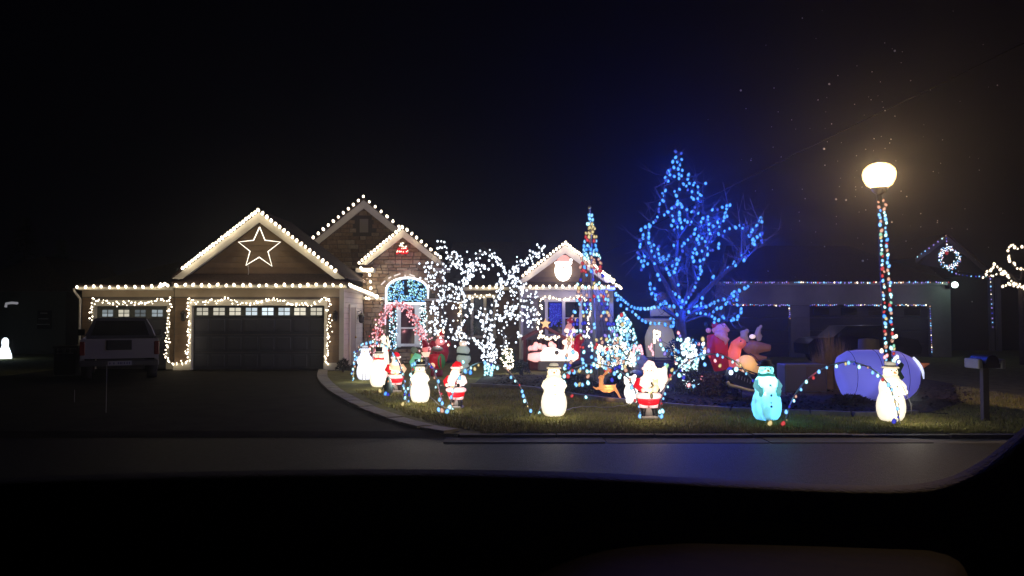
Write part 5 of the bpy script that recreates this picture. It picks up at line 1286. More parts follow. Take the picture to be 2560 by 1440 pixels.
# mint elf snowman behind
t = inflat('inflatable_elf', 'mint green inflatable elf with pale collar holding a black box', 'inflatable', 1048, 915, 23.4); ue = 23.4/2000
q = lambda px, py, dy=0: ((px-1048)*ue, dy, P(1048,py,23.4).z)
b = MB(); b.tube([q(1044,925), q(1038,905), q(1045,885)], [.16,.17,.1], 12); part('robe', b, FAB('mint fabric', (.35,.85,.6), .5), t, True)
b = MB(); b.poly([q(1053,881,-.05), q(1075,880,-.05), q(1071,892,-.05), q(1060,893,-.05)], (0,.15,0)); part('collar', b, FAB('lit cream fabric', (0,0,0), 1), t)
b = MB(); b.sph(q(1063,873,0), (.1,.09,.09), 12, 9); part('face', b, FAB('rosy fabric', (0,0,0), 1), t, True)
b = MB(); b.tube([q(1064,868), q(1062,856), q(1056,850)], [.11,.08,.02], 9); part('hat', b, FAB('deep red fabric', (0,0,0), 1), t, True)
b = MB(); b.sph(q(1034,875,.1), (.1,.08,.09), 10, 7); part('grey_hood', b, FAB('sage fabric', (.3,.36,.28), .3), t, True)
b = MB(); b.tube([q(1029,885,.1), q(1028,903,.1)], [.04,.03], 7); part('lime_sash', b, FAB('lime fabric', (.45,.5,.12), .5), t, True)
# pale striped snowman inflatable (white and green bands)
t = inflat('inflatable_snowman', 'small inflatable snowman in green scarf under the white tree', 'inflatable', 1158, 905, 26.4); uf = 26.4/2000
q = lambda px, py, dy=0: ((px-1158)*uf, dy, P(1158,py,26.4).z)
b = MB(); b.sph(q(1158,876), (.22,.18,.17), 14, 10); b.sph(q(1159,897), (.24,.2,.2), 14, 10); b.sph(q(1159,918), (.2,.18,.18), 14, 10); part('body', b, FAB('pale sage fabric', (.55,.62,.55), .55), t, True)
b = MB(); b.tube([(q(1158,884)[0]+math.cos(a)*.22, math.sin(a)*.19, q(0,885)[2]-.02*math.cos(a)) for a in np.linspace(0,2*PI,17)], .035, 7); part('scarf', b, mat('dark green scarf', (.1,.1,.1)), t, True)
b = MB(); b.sph(q(1158,859), (.13,.12,.12), 12, 9); part('head', b, FAB('lit cream fabric', (0,0,0), 1), t, True)
lamp(t, q(1158,895,-.7), 1.5, (.8,1,.85))
# lavender toppled inflatable head with carrot nose
YV = 17.2; t = inflat('toppled_inflatable', 'huge lavender inflatable snowman head lying on its side with carrot nose pointing right', 'inflatable', 2200, 1000, YV); uv = YV/2000
q = lambda px, py, dy=0: ((px-2200)*uv, dy, P(2200,py,YV).z)
LV = FAB('lavender fabric', (.25,.25,.78), .5, .6, base=(.5,.5,.9))
b = MB()
prof = [(2106,940,.22),(2112,938,.42),(2125,938,.52),(2150,940,.56),(2185,942,.58),(2220,942,.58),(2250,943,.55),(2272,945,.47),(2287,947,.36),(2294,948,.2)]
b.tube([q(x,y,.1) for x, y, r in prof], [r for x, y, r in prof], 22); o = part('head', b, LV, t, True)
o.scale = (1,1,1)
b = MB(); b.tube([q(2286,915,-.1), q(2300,913,-.14), q(2314,908,-.18)], [.09,.06,.012], 9); part('nose', b, FAB('carrot fabric', (.5,.2,.1), .35), t, True)
b = MB(); b.tube([q(x,y,-.25) for x, y in [(2270,892),(2280,903),(2288,915),(2293,928),(2295,945)]], [.025,.035,.035,.03,.012], 7); part('rim_piping', b, FAB('lit rim fabric', (.8,.85,1), 1.2), t, True)
for kx in (2, 4, 6, 8):
    x_, y_, r_ = prof[kx]; cq = Vector(q(x_, y_, .1)); b = MB()
    b.tube([cq+Vector((.0, -math.cos(a)*(r_+.002), math.sin(a)*(r_+.002))) for a in np.linspace(-1.5, 1.5, 19)], .006, 4); part('seam', b, mat('violet seam thread', (.08,.07,.3), .7), t, world=False)
b = MB(); b.lathe([(.3,0),(.32,.05),(.22,.07),(.21,.28),(.05,.3)], q(2192,882,.35), 16); part('hat', b, mat('black ribbon', (0,0,0)), t, True)
b = MB(); b.bbox((-.35,-.1,0),(.35,.4,.35), .05); part('base', b, mat('dark base fabric', (.03,.03,.03), .8), t)
lamp(t, q(2160,960,.1), 4, (.25,.3,1)); lamp(t, q(2250,940,.1), 3, (.35,.3,1)); lamp(t, (-.3,-1.0,.4), 4.0, (.3,.28,1))
# ---------------- light arches ----------------
PVC = mat('grey conduit', (.3,.3,.34), .45, spec=.5)
SEQA = ['lblue','teal','yellow','lblue','dblue','teal','orange','lblue','teal','red','lblue']
def yground(px, py):
    return G(px, py).y
def archl(label, pts, y0, y1, sz=.68, seed=0, skip=()):
    n = len(pts); L = [P(x, y, y0+(y1-y0)*i/(n-1)) for i, (x, y) in enumerate(pts)]
    L[0].z = 0; L[-1].z = 0; c = smooth(L, 6)
    t = thing('light_arch', label, 'light arch', L[0], group='bent conduit light arches along the lawn')
    b = MB(); b.tube([c[0]-Vector((0,0,.05))]+c[1:-1]+[c[-1]-Vector((0,0,.05))], .013, 7); part('pipe', b, PVC, t, True, world=True)
    w = [p+Vector((.03*math.sin(i*1.3), -.03, .02*math.cos(i))) for i, p in enumerate(c)]
    b = MB(); b.tube(w, .005, 3); part('wire', b, WIRE, t, world=True)
    for i, v in enumerate(along(w, .135, .35)):
        k = SEQA[(i+seed) % len(SEQA)]
        o = link('bulb', BULB[k], t, v+Vector((R.uniform(-.03,.03), 0, -.03))-L[0]); s_ = BK*sz*R.uniform(.6,1.15)*(.75 if k in ('red','orange','violet','dblue','yellow') else 1); o.scale = (s_,)*3
        if i % 5 == 2: lamp(t, v+Vector((0,-.08,.02)), .5, {'lblue':(.2,.5,1),'teal':(.4,.9,1),'yellow':(1,.8,.3),'red':(1,.1,.1),'dblue':(.1,.1,1),'orange':(1,.5,.3),'pink':(1,.5,.6),'violet':(.4,.3,1)}[k], world=True)
archl('leftmost light arch over the two left snowmen', [(884,947),(884,915),(889,885),(903,862),(930,852),(962,862),(988,890),(1003,925),(1012,965),(1016,1010)], 22.6, 16.8)
archl('light arch behind the black top hat snowman', [(1023,1000),(1026,950),(1032,915),(1052,898),(1080,915),(1092,950),(1100,985),(1109,1020)], 17.0, 15.7, seed=3)
archl('light arch from the hooded Santa across to the lawn middle', [(1128,1020),(1136,965),(1160,928),(1205,905),(1258,918),(1290,950),(1311,990),(1327,1037)], 15.7, 14.6, seed=5)
archl('light arch from the lone middle snowman to the teddy bear Santa', [(1345,1028),(1378,970),(1415,932),(1470,910),(1530,918),(1570,945),(1590,985),(1602,1040)], 15.0, 14.4, seed=1)
archl('light arch from teddy bear Santa to the aqua snowman', [(1646,1046),(1657,985),(1680,940),(1725,900),(1785,885),(1840,905),(1885,955),(1908,1000),(1919,1056)], 14.4, 13.8, seed=7)
archl('rightmost light arch ending at the tall snowman below the lamp', [(1964,1050),(1978,1005),(2008,960),(2055,922),(2115,905),(2165,915),(2205,942),(2232,985),(2250,1052)], 14.0, 13.5, seed=2)
# loose bulbs lying on the lawn
lb = [(1097,1024,'lblue'),(1105,1026,'orange'),(1118,1028,'lblue'),(1124,1018,'teal'),(1133,1010,'yellow'),(1007,1010,'yellow'),(950,977,'yellow'),(964,984,'blue'),(970,986,'dblue'),(1600,1040,'lblue'),(1656,1028,'teal'),(1654,1041,'lblue'),(1925,1058,'yellow'),(1958,1059,'red'),(2235,1053,'dblue'),(1465,993,'teal'),(1430,990,'red')]
string('ground_lights', 'coloured bulbs lying on the lawn between the figures', 'string lights', [[G(x, y, .045) for x, y, k in lb]], lambda i, p: lb[i][2], .85, wires=[[G(1097,1024,.02), G(1118,1028,.02)]])
lb2 = [(1158,905,'teal'),(1176,931,'blue'),(1164,929,'lblue'),(1187,922,'yellow'),(1423,932,'lblue'),(1435,930,'lblue'),(1449,926,'yellow'),(1468,928,'teal'),(1470,941,'orange'),(1470,957,'teal'),(1420,940,'red'),(1410,955,'teal'),(1440,962,'lblue'),(1449,961,'yellow'),(1456,962,'lblue'),(1480,910,'lblue'),(1494,914,'white'),(1518,920,'orange'),(1525,926,'red'),(1562,917,'yellow'),(1564,925,'orange'),(1536,934,'lblue'),(1548,943,'teal'),(1530,950,'dblue'),(1568,938,'teal'),(1664,912,'lblue'),(1663,920,'teal'),(1680,925,'yellow'),(1698,938,'teal'),(1709,944,'dblue'),(1676,940,'red'),(1668,949,'orange'),(1762,872,'orange'),(1771,877,'violet'),(1758,893,'teal'),(1753,888,'lblue'),(1761,880,'white'),(1762,911,'lblue'),(1788,902,'pink'),(1800,914,'yellow'),(1755,945,'pink'),(1761,951,'pink'),(1722,963,'pink'),(1735,966,'lblue'),(1747,963,'teal'),(1858,947,'pink'),(1867,958,'pink'),(1857,928,'orange'),(1757,848,'yellow'),(1758,860,'white'),(1556,811,'yellow'),(1554,787,'red')]
string('shrub_string', 'string of mixed coloured bulbs trailing over the low shrubs of the bed', 'string lights', [[P(x, y, 18.3 if x > 1400 else 18.8) for x, y, k in lb2]], lambda i, p: lb2[i][2], .95, wires=[[P(1423,932,18.3), P(1449,926,18.3)]], lamps=[(P(1440,945,18),1.2,(.3,.6,1)),(P(1680,940,18),1.2,(.3,.6,1)),(P(1765,890,18),1.2,(.4,.5,1)),(P(1545,945,18),1.2,(.4,.6,1))])
# supply cords lying in the grass
for lab_, q_ in [('pale supply cord curving over the lawn right of the lone middle snowman', [(1400,1036),(1425,1022),(1465,1016),(1520,1018),(1575,1010)]),
                 ('pale supply cord between the top hat snowman and the rock base Santa', [(1066,985),(1085,1000),(1098,1012),(1122,1022)]),
                 ('dark supply cord trailing right from the lamp post snowman', [(2240,1052),(2262,1036),(2300,1030),(2370,1034)])]:
    c_ = smooth([G(x, y, .035) for x, y in q_], 5); t = thing('supply_cord', lab_, 'cord', c_[0], group='supply cords in the grass')
    b = MB(); b.tube([v+Vector((0, .02*math.sin(i*1.7), .008*math.sin(i*2.3))) for i, v in enumerate(c_)], .0085, 5); part('cable', b, mat('pale cord' if 'pale' in lab_ else 'dark wire', (.3,.29,.26), .6), t, True, world=True)
# low dark shrubs that carry the trailing string
def bush(label, px, py, w_, h_, Y, col=(.035,.04,.025), n=1400, name='shrub', grp=None):
    t = inflat(name, label, 'shrub', px, py, Y); t.location.z = 0
    b = MB()
    for _ in range(n):
        a = R.uniform(0,2*PI); f = R.random(); r = w_*math.sqrt(R.random())*(1-.5*f); qv = Vector((math.cos(a)*r, math.sin(a)*r*.7, .05+f*h_*(1-.6*(r/w_)**2)))
        d = Vector((R.gauss(0,1),R.gauss(0,1),R.gauss(.6,.8))).normalized()*R.uniform(.05,.1); s = d.orthogonal().normalized()*.022
        b.add([qv-s, qv+s, qv+d], [(0,1,2)])
    part('foliage', b, mat('shrub leaf %.3f' % col[0], col, .85, .4, 6), t, kind='stuff')
    b = MB(); 
    for k in range(7):
        a = k*.9; b.tube([(0,0,-.02),(math.cos(a)*w_*.35,math.sin(a)*w_*.25,h_*.5)], [.02,.006], 4)
    part('stems', b, TWIG, t)
bush('low dark shrub behind the lone middle snowman', 1440, 965, .75, .4, 18.6)
bush('low dark shrub behind the little fawn', 1560, 965, .6, .42, 18.8)
bush('low dark shrub right of the slim lit bush', 1745, 975, .7, .5, 18.6)
bush('brown leafless shrub mound in front of the sleigh inflatable', 1790, 985, .6, .45, 17.9, (.06,.04,.03))
bush('brown low shrub before the lower left of the lavender inflatable', 2125, 1005, .5, .14, 16.2, (.06,.05,.035))
bush('spiky dark plant left of the stable', 1302, 905, .35, .4, 24.5, (.05,.06,.04), 400)
bush('dark potted shrub beside the garage right corner', 858, 905, .3, .35, 26.0, (.02,.02,.018), 400)
# ornamental dry grass clumps lit by the street lamp
for k, (px, h_) in enumerate([(2072,1.55),(2100,1.3),(2048,1.0)]):
    t = inflat('ornamental_grass', ['tallest brown dry grass clump left of the lamp post','brown dry grass clump nearest the lamp post','shortest brown dry grass clump beside the utility box'][k], 'plant', px, 960, 19.5)
    b = MB()
    for _ in range(260):
        a = R.uniform(0,2*PI); r = R.uniform(0,.14); L_ = h_*R.uniform(.5,1); s = R.uniform(.05,.45)*L_*.5
        p0 = Vector((math.cos(a)*r, math.sin(a)*r, 0)); p1 = p0+Vector((math.cos(a)*s*.4, math.sin(a)*s*.4, L_*.6)); p2 = p0+Vector((math.cos(a)*s, math.sin(a)*s, L_))
        wv = Vector((-math.sin(a), math.cos(a), 0))*.006
        b.add([p0-wv, p0+wv, p1+wv, p1-wv, p2], [(0,1,2,3),(3,2,4)])
    part('blades', b, mat('dry grass', (.2,.14,.08), .9, .3, 4), t, kind='stuff')
# utility box
t = inflat('utility_box', 'low steel utility cabinet between aqua snowman and lavender head', 'utility box', 1990, 960, 19.0)
ug = 19/2000; xa, xb, xc = (1956-1990)*ug, (2006-1990)*ug, (2060-1990)*ug; zt = P(1990,910,19).z
b = MB(); b.bbox((xa,-.2,0),(xc,.4,zt), .02); part('cabinet', b, mat('green grey steel', (.07,.07,.09), .5), t)
b = MB(); b.box((xa+.03,-.215,.05),(xb,-.202,zt-.05)); part('door', b, mat('green grey steel', (0,0,0)), t)
b = MB(); b.box((xb+.02,-.215,.05),(xc-.03,-.202,zt-.05)); part('door', b, mat('tan steel', (.07,.055,.045), .5), t)
lamp(t, (xa+.2,-.8,.35), .0001, (.3,.3,1))
# ---------------- street lamp ----------------
YP = 15.0; pb = P(2222,960,YP); ptp = P(2198,488,YP)
t = thing('street_lamp', 'tall street lamp with glowing warm head and post wrapped in coloured bulbs', 'street lamp', (pb.x+.02, YP, 0))
b = MB(); b.tube([(pb.x+.02,YP,-.05),(pb.x+.02,YP,.3)], [.12,.1], 12); part('base', b, mat('black post paint', (.015,.015,.017), .5), t, True, world=True)
b = MB(); b.tube([Vector((pb.x+.02,YP,.25)), ptp], [.07,.05], 12); part('post', b, mat('black post paint', (0,0,0)), t, True, world=True)
hc = P(2198,440,YP)
LGL = GG('street lamp glow', (1,.84,.5), 6, (1,.7,.3), 1.6, .62); LGL.cycles.emission_sampling = 'NONE'  # globe emission fades towards its limb, painting a soft flare edge
nt_ = LGL.node_tree; ad_ = nt_.nodes.new('ShaderNodeAddShader'); tr_ = nt_.nodes.new('ShaderNodeBsdfTransparent'); tr_.inputs[0].default_value = (.9,.9,.9,1)
nt_.links.new(nt_.nodes['Emission'].outputs[0], ad_.inputs[0]); nt_.links.new(tr_.outputs[0], ad_.inputs[1]); nt_.links.new(ad_.outputs[0], nt_.nodes['Material Output'].inputs[0])
lamp(t, hc, 500, (1,.64,.29), world=True)
b = MB(); b.lathe([(.05,-.36),(.12,-.3),(.14,-.26),(.15,-.22)], hc, 16); part('lamp_neck', b, mat('black post paint', (0,0,0)), t, True, world=True)
b = MB(); b.lathe([(.15,-.23),(.235,-.17),(.29,-.06),(.305,.04),(.28,.13),(.2,.21),(.1,.25)], hc, 22); part('lamp_globe', b, LGL, t, True, world=True)
b = MB(); b.lathe([(.11,.24),(.1,.26),(.04,.28),(.02,.3)], hc, 14); part('finial', b, mat('black post paint', (0,0,0)), t, True, world=True)
SEQP = ['red','teal','lblue','teal','orange','red','lblue','lblue','teal','yellow','red','lblue','green','blue','orange','teal']
sp_pts = []; base_v = Vector((pb.x+.02, YP, .35)); NB = 100
for i in range(NB):
    f = i/(NB-1); c = base_v.lerp(ptp, f*.97); a = i*2.2+(i//2)*.3
    side = 1 if i % 2 else -1
    sp_pts.append(c+Vector((side*(.075-.03*f)+R.uniform(-.02,.02), -.09-.02*math.sin(a), R.uniform(-.02,.02))))
string('post_lights', 'coloured bulbs spiralled up the street lamp post', 'string lights', [sp_pts], lambda i, p: SEQP[(i//2*3+(i%2)*7+R.choice((0,0,1))) % len(SEQP)] if i < 95 else 'orange', .62, svar=.3, lamps=[(sp_pts[i]+Vector((0,-.2,0)), .8, c) for i, c in ((12,(.4,.6,1)),(32,(.3,.6,1)),(52,(1,.3,.3)),(74,(.3,.7,1)))])
string('post_foot_lights', 'knot of white and pink bulbs at the foot of the lamp post', 'string lights', [pp([(2212,893),(2217,889),(2238,896),(2243,892),(2247,904),(2204,877),(2240,841),(2228,870)], 14.6)], lambda i, p: ['pink','pink','white','white','white','warmdim','warmdim','teal'][i % 8], .75)
# street name sign-like dark bracket is not visible; mailbox
t = thing('mailbox', 'dark mailbox on post with pale newspaper box on each side', 'mailbox', (P(2463,1050,13.9).x, 13.9, 0))
um = 13.9/2000; zq = lambda py: P(2463,py,13.9).z
b = MB(); b.box((-.05,-.05,-.05),(.05,.05,zq(915))); part('post', b, mat('weathered post', (.08,.07,.06), .8), t)
b = MB(); b.box((-.15,-.22,zq(918)),(.15,.3,zq(908))); prof = [(.11*math.cos(a), zq(905)+.02+.11*math.sin(a)) for a in np.linspace(0,PI,9)]
b.poly([(x,-.25,z) for x, z in prof]+[(-.11,-.25,zq(908)),(.11,-.25,zq(908))][:2], (0,.5,0)); part('box', b, mat('black mailbox paint', (.03,.03,.035), .4), t)
for s in (-1, 1):
    b = MB(); b.bbox((s*.155,-.24,zq(920)),(s*.235,.2,zq(896)), .015); part('newspaper_box', b, mat('pale newspaper box', (.28,.28,.3), .6), t)
b = MB(); b.box((.115,-.1,zq(905)),(.125,-.06,zq(890))); part('flag', b, mat('red flag', (.4,.02,.02), .5), t)
# ---------------- pickup truck ----------------
hd = Vector((-10.95, 22.5, 0)); ang = math.atan2(10.95, 22.5)
t = thing('pickup_truck', 'silver pickup truck parked facing the narrow garage door', 'pickup truck', (-11.0, 22.5, -.01), ang)
SIL = mat('silver truck paint', (.26,.245,.26), .4, metal=.3); BLKM = mat('dark truck trim', (.015,.015,.017), .5); TG = mat('tinted truck glass', (.008,.008,.01), .06, spec=.6)
b = MB(); b.poly([(-.98,0,.62),(.98,0,.62),(.98,0,1.17),(-.98,0,1.17)], (0,.1,0)); part('tailgate', b, SIL, t)
b = MB(); b.bbox((-.34,-.035,.86),(.3,-.002,1.14), .012); part('tailgate_net', b, BLKM, t)
b = MB(); b.poly([(x,.1,z) for x, z in [(-1,.5),(-1,1.15),(-.93,1.2),(-.9,.5)]], (0,2.2,0)); part('bed_side', b, SIL, t)
b = MB(); b.poly([(x,.1,z) for x, z in [(1,.5),(1,1.15),(.93,1.2),(.9,.5)]], (0,2.2,0)); part('bed_side', b, SIL, t)
b = MB(); b.box((-.89,.1,.7),(.89,2.2,.76)); part('bed_floor', b, BLKM, t)
b = MB(); b.bbox((-1.0,-.22,.42),(1.0,-.03,.58), .03); part('bumper', b, mat('dull chrome', (.12,.12,.12), .35, metal=.7), t)
pl = MB(); pl.box((-.3,-.235,.44),(.3,-.222,.56)); part('licence_plate', pl, mat('plate white', (.3,.3,.32), .5), t)
for k, x in enumerate([-.26,-.16,-.05,0,.04,.1,.17,.23]):
    bb = MB(); bb.box((x,-.242,.47),(x+.025,-.236,.53)); part('plate_mark', bb, mat('plate ink', (.05,.05,.15), .5), t)
for s in (-1, 1):
    b = MB(); b.bbox((s*.87,-.02,.72),(s*1.01,.12,1.1), .02); part('tail_light', b, mat('tail light red', (.12,.01,.01), .2, spec=.6), t)
    for y in (.95, 3.6):
        b = MB(); M = Matrix.Rotation(PI/2, 4, 'Y'); 
        b.tube([(s*.72,y,.37),(s*.98,y,.37)], [.37,.37], 20); wh = part('wheel', b, mat('tyre rubber', (.012,.012,.012), .8), t, True)
        b = MB(); b.tube([(s*.975,y,.37),(s*.995,y,.37)], [.22,.2], 14); part('rim', b, mat('dull chrome', (0,0,0)), wh, True)
b = MB(); b.poly([(x, 2.3, z) for x, z in [(-.95,.5),(.95,.5),(.97,1.2),(.72,1.72),(.6,1.76),(-.6,1.76),(-.72,1.72),(-.97,1.2)]], (0,1.5,0)); part('cab', b, mat('cab paint', (.05,.05,.055), .4), t)
b = MB(); b.poly([(-.8,2.285,1.22),(.8,2.285,1.22),(.66,2.285,1.66),(-.66,2.285,1.66)], (0,.01,0)); part('rear_window', b, TG, t)
b = MB(); b.tube([(.97,2.28,1.2),(.86,2.28,1.48),(.72,2.28,1.72)], .014, 5); part('window_edge', b, mat('bright trim strip', (.6,.6,.6), .3), t)
b = MB(); b.poly([(-.95,3.8,.5),(.95,3.8,.5),(.93,3.8,1.1),(-.93,3.8,1.1)], (0,.75,-.05)); part('hood', b, SIL, t)
for s in (-1, 1):
    b = MB(); b.bbox((s*1.0,3.3,1.2),(s*1.2,3.4,1.4), .02); part('mirror', b, BLKM, t)
# snow stake reflectors in front
for (px, y0, y1, lb_) in [(186,975,1004,'short thin driveway marker stake near the truck'),(265,912,1030,'taller thin driveway marker stake below the truck plate')]:
    g_ = G(px, y1); Ys = g_.y; t = thing('marker_stake', lb_, 'stake', (g_.x, Ys, 0)); b = MB(); b.tube([(0,0,-.02),(.0,0,P(px,y0,Ys).z)], .006, 5); part('rod', b, mat('grey fibreglass', (.25,.25,.25), .6), t)
# bins left of truck
for (px, lb_, c) in [(196,'left bin beside the truck with pale trim',(.02,.03,.03)),(214,'right bin beside the truck with pale trim',(.03,.035,.03))]:
    g_ = P(px,900,24.0); t = thing('wheeled_bin', lb_, 'bin', (g_.x-.35, 24.0, 0)); b = MB(); b.bbox((-.25,-.28,.05),(.25,.28,.85), .04); part('body', b, mat('bin %d' % px, c, .6), t)
    b = MB(); b.bbox((-.27,-.32,.85),(.27,.3,.92), .02); part('lid', b, BLKM, t)
    b = MB(); b.box((-.12,-.3,.72),(-.09,-.285,.83)); b.box((.03,-.3,.72),(.06,-.285,.83)); b.box((-.14,-.3,.68),(.14,-.285,.72)); part('pale_marking', b, mat('pale marking', (.6,.62,.6), .6), t)
    for s in (-1, 1):
        b = MB(); b.tube([(s*.2,.26,.09),(s*.26,.26,.09)], [.09,.09], 12); part('wheel', b, mat('tyre rubber', (0,0,0)), t, True)
# ---------------- right neighbour ----------------
YNB = 35.0
WALLN = mat('grey stucco', (.14,.13,.125), .8, .1, 3)
t = thing('neighbour_house', 'long low grey neighbour house with two dark garage openings edged in faint bulbs', 'house', (P(2100,880,YNB).x, YNB, 0))
def npart(name, mb, m, par=None): return part(name, mb, m, par or t, world=True)
def R2(px0, py0, px1, py1, Y): 
    x0, z0, x1, z1 = rect(px0, py0, px1, py1, Y); return x0, max(0.0, z0), x1, z1
x0, z0, x1, z1 = R2(1790, 712, 2362, 762, YNB); b = MB(); b.box((x0,YNB,z0),(x1,YNB+.3,z1)); npart('wall', b, WALLN)
for (a_, c_) in [(1790,1812),(1978,2024),(2331,2362)]:
    x0, _, x1, z1 = R2(a_, 762, c_, 890, YNB); b = MB(); b.box((x0,YNB,0),(x1,YNB+.3,P(2000,762,YNB).z)); npart('wall', b, WALLN)
for (a_, c_) in [(1812,1978),(2024,2331)]:
    x0, _, x1, _ = R2(a_, 762, c_, 890, YNB); zt = P(2000,762,YNB).z
    dr = link('garage_door', None, t, None)
    for k in range(4):
        bb = MB(); za = zt*k/4; bb.box((x0,YNB+.35,za+.01),(x1,YNB+.4,za+zt/4-.01)); part('door_section', bb, mat('dark far door', (.035,.035,.045), .6), dr, world=True)
    if a_ > 2000:
        for wx in (2040,2110,2180,2270):
            bb = MB(); q0, q1 = P(wx,770,YNB).x, P(wx+40,770,YNB).x; bb.box((q0,YNB+.33,zt*.8),(q1,YNB+.345,zt*.94)); part('window_pane', bb, GLASSD, dr, world=True)
x0, z0, x1, z1 = R2(1786, 703, 2370, 712, YNB-.4); b = MB(); b.box((x0,YNB-.4,z0),(x1,YNB+.0,z1)); npart('gutter', b, mat('grey gutter paint', (.2,.19,.18), .7))
zr = z1+.02; b = MB(); b.poly([(x0,YNB-.4,zr),(x1,YNB-.4,zr),(x1-2,YNB+5,zr+2.0),(x0+2,YNB+5,zr+2.0)], (0,0,-.05)); npart('roof', b, ROOF)
b = MB(); xx = P(2362,800,YNB).x; b.box((xx,YNB+.05,0),(xx+.3,YNB+7,3.0)); npart('wall', b, WALLN)
NC = lambda i, p: R.choice(['violet','violet','dblue','violet','warmdim','lblue','violet','lblue','orange'] if R.random() < .95 else ['red'])
n1 = [P(x, 706+R.uniform(-1,1.5), YNB-.55) for x in np.arange(1800, 2376, 5.2) if R.random() < .8]
string('eave_lights', 'faint violet and mixed bulbs along the neighbour gutter', 'string lights', [n1], NC, .62, svar=.4, lamps=[(n1[int(k/100*len(n1))]+Vector((0,-.3,-.4)), 5, (.6,.55,1)) for k in (10,30,50,70,85)])
n2 = [P(x, 763+R.uniform(-1.5,1.5), YNB-.15) for x in list(np.arange(1830,1974,4.6))+list(np.arange(2026,2094,5))+list(np.arange(2112,2212,5))+list(np.arange(2240,2320,5))]
n3 = [P(1974+R.uniform(-1,1.5), y, YNB-.15) for y in range(766,800,5)]+[P(2325+k*.25, 766+k*6, YNB-.15) for k in range(20)]
string('door_lights', 'faint mixed bulbs round the neighbour garage openings', 'string lights', [n2, n3], NC, .55, svar=.4, lamps=[(P(2320,790,YNB-.8), 4, (.6,.7,.8)), (P(1975,785,YNB-.8), 3, (.5,.5,1)), (P(2150,775,YNB-.8), 2, (.6,.6,1))])
string('porch_rail_lights', 'short row of pale bulbs low before the neighbour dark garage door', 'string lights', [[P(x, 878+R.uniform(-1,1), 33) for x in np.arange(1988,2030,4)]], lambda i, p: R.choice(['warmdim','warmdim','violet']), .55, lamps=[(P(2008,874,32.7), .5, (1,.8,.9))])
t = thing('porch_light', 'round greenish white porch light at the right end of the neighbour gutter', 'porch light', P(2387,712,YNB-.6))
b = MB(); b.sph((0,0,0), .135, 14, 10); part('globe', b, emis('mercury globe', (.8,1,.9), 4), t, True)
b = MB(); b.tube([(0,0,.12),(-.05,.1,.25),(-.3,.3,.3)], .03, 6); part('bracket', b, BLK, t, True); lamp(t, (0,-.35,-.1), 14, (.5,1,.75))
# arc of a parked dark car before the neighbour garage
t = thing('parked_car', 'dark car barely visible before the neighbour wide garage door', 'car', P(2140,870,31).xy.to_3d())
b = MB(); pr = [(-2.1,.35),(-2.15,.75),(-1.9,.95),(-1.2,1.0),(-.7,1.42),(.7,1.45),(1.3,1.02),(2.0,.9),(2.15,.6),(2.1,.35)]
b.poly([(x,-.8,z) for x, z in pr], (0,1.6,0)); part('body', b, mat('dark car paint', (.006,.006,.008), .4, spec=.3), t)
b = MB(); b.poly([(-1.05,-.815,1.02),(-.62,-.815,1.36),(.62,-.815,1.38),(1.1,-.815,1.04)], (0,.01,0)); part('side_glass', b, TG, t)
for x in (-1.35, 1.35):
    for s in (-.82, .65):
        b = MB(); b.tube([(x,s,.33),(x,s+.18,.33)], .33, 16); part('wheel', b, mat('tyre rubber', (0,0,0)), t, True)
# far right gabled house with wreath
YF2 = 42.0
t = thing('far_house', 'dark gabled house at far right with a lit wreath in its gable', 'house', (P(2380,860,YF2).x, YF2, 0))
Aq, Lq, Rq = P(2367,588,YF2), P(2290,645,YF2), P(2490,690,YF2)
x0, x1 = P(2376,700,YF2).x, P(2640,700,YF2).x; zt = P(2400,692,YF2).z
DK2 = mat('far dark siding', (.05,.05,.06), .85)
b = MB(); b.box((x0,YF2,0),(x1,YF2+.3,zt)); part('wall', b, DK2, t, world=True)
b = MB(); b.poly([Lq+Vector((.3,.3,-.3)), Rq+Vector((0,.3,0)), Aq+Vector((0,.3,-.2))], (0,.2,0)); part('gable_wall', b, DK2, t, world=True)
for S in (Lq, Rq):
    b = MB(); b.poly([S, Aq, Aq-Vector((0,0,.25)), S-Vector((0,0,.25))], (0,.08,0)); part('rake_board', b, mat('far trim', (.12,.11,.12), .7), t, world=True)
    b = MB(); b.poly([S+Vector((0,-.1,.02)), Aq+Vector((0,-.1,.02)), Aq+Vector((0,5,.02)), S+Vector((0,5,.02))], (0,0,.08)); part('roof', b, ROOF, t, world=True)
for px in (2478,2496):
    x = P(px,800,YF2-1).x; b = MB(); b.box((x-.1,YF2-1.1,0),(x+.1,YF2-.9,P(2480,696,YF2-1).z)); part('porch_post', b, mat('far post', (.16,.16,.2), .7), t, world=True)
b = MB(); b.box((P(2440,690,YF2).x,YF2-1.2,P(2480,696,YF2-1).z),(x1,YF2,P(2480,688,YF2-1).z)); part('porch_beam', b, mat('far trim', (0,0,0)), t, world=True)
c = P(2371,645,YF2-.3); t = thing('lit_wreath', 'round wreath lit white, violet and red in the far right gable', 'wreath', c)
b = MB(); b.tube([c+Vector((math.cos(a)*.48,.03,math.sin(a)*.5)) for a in np.linspace(0,2*PI,25)], .11, 7); part('greenery', b, mat('wreath green', (0,0,0)), t, True, world=True)
b = MB(); ks = ['white','violet','lblue','pink']
for _ in range(150):
    a = R.uniform(0,2*PI); r = .48+R.gauss(0,.07); b.m = R.choice((0,0,0,2,2,1,3)); b.sph(c+Vector((math.cos(a)*r, -.1, math.sin(a)*r*1.05)), .034, 6, 4)
part('bulb', b, [E[k] for k in ks], t, True, world=True, kind='stuff')
b = MB(); b.sph(c+Vector((-.12,-.08,.28)), (.1,.05,.12), 8, 6); part('bow', b, emis('dim red bow', (.5,.03,.05), .7), t, True, world=True); lamp(t, c+Vector((0,-.6,0)), 4, (.6,.6,1))
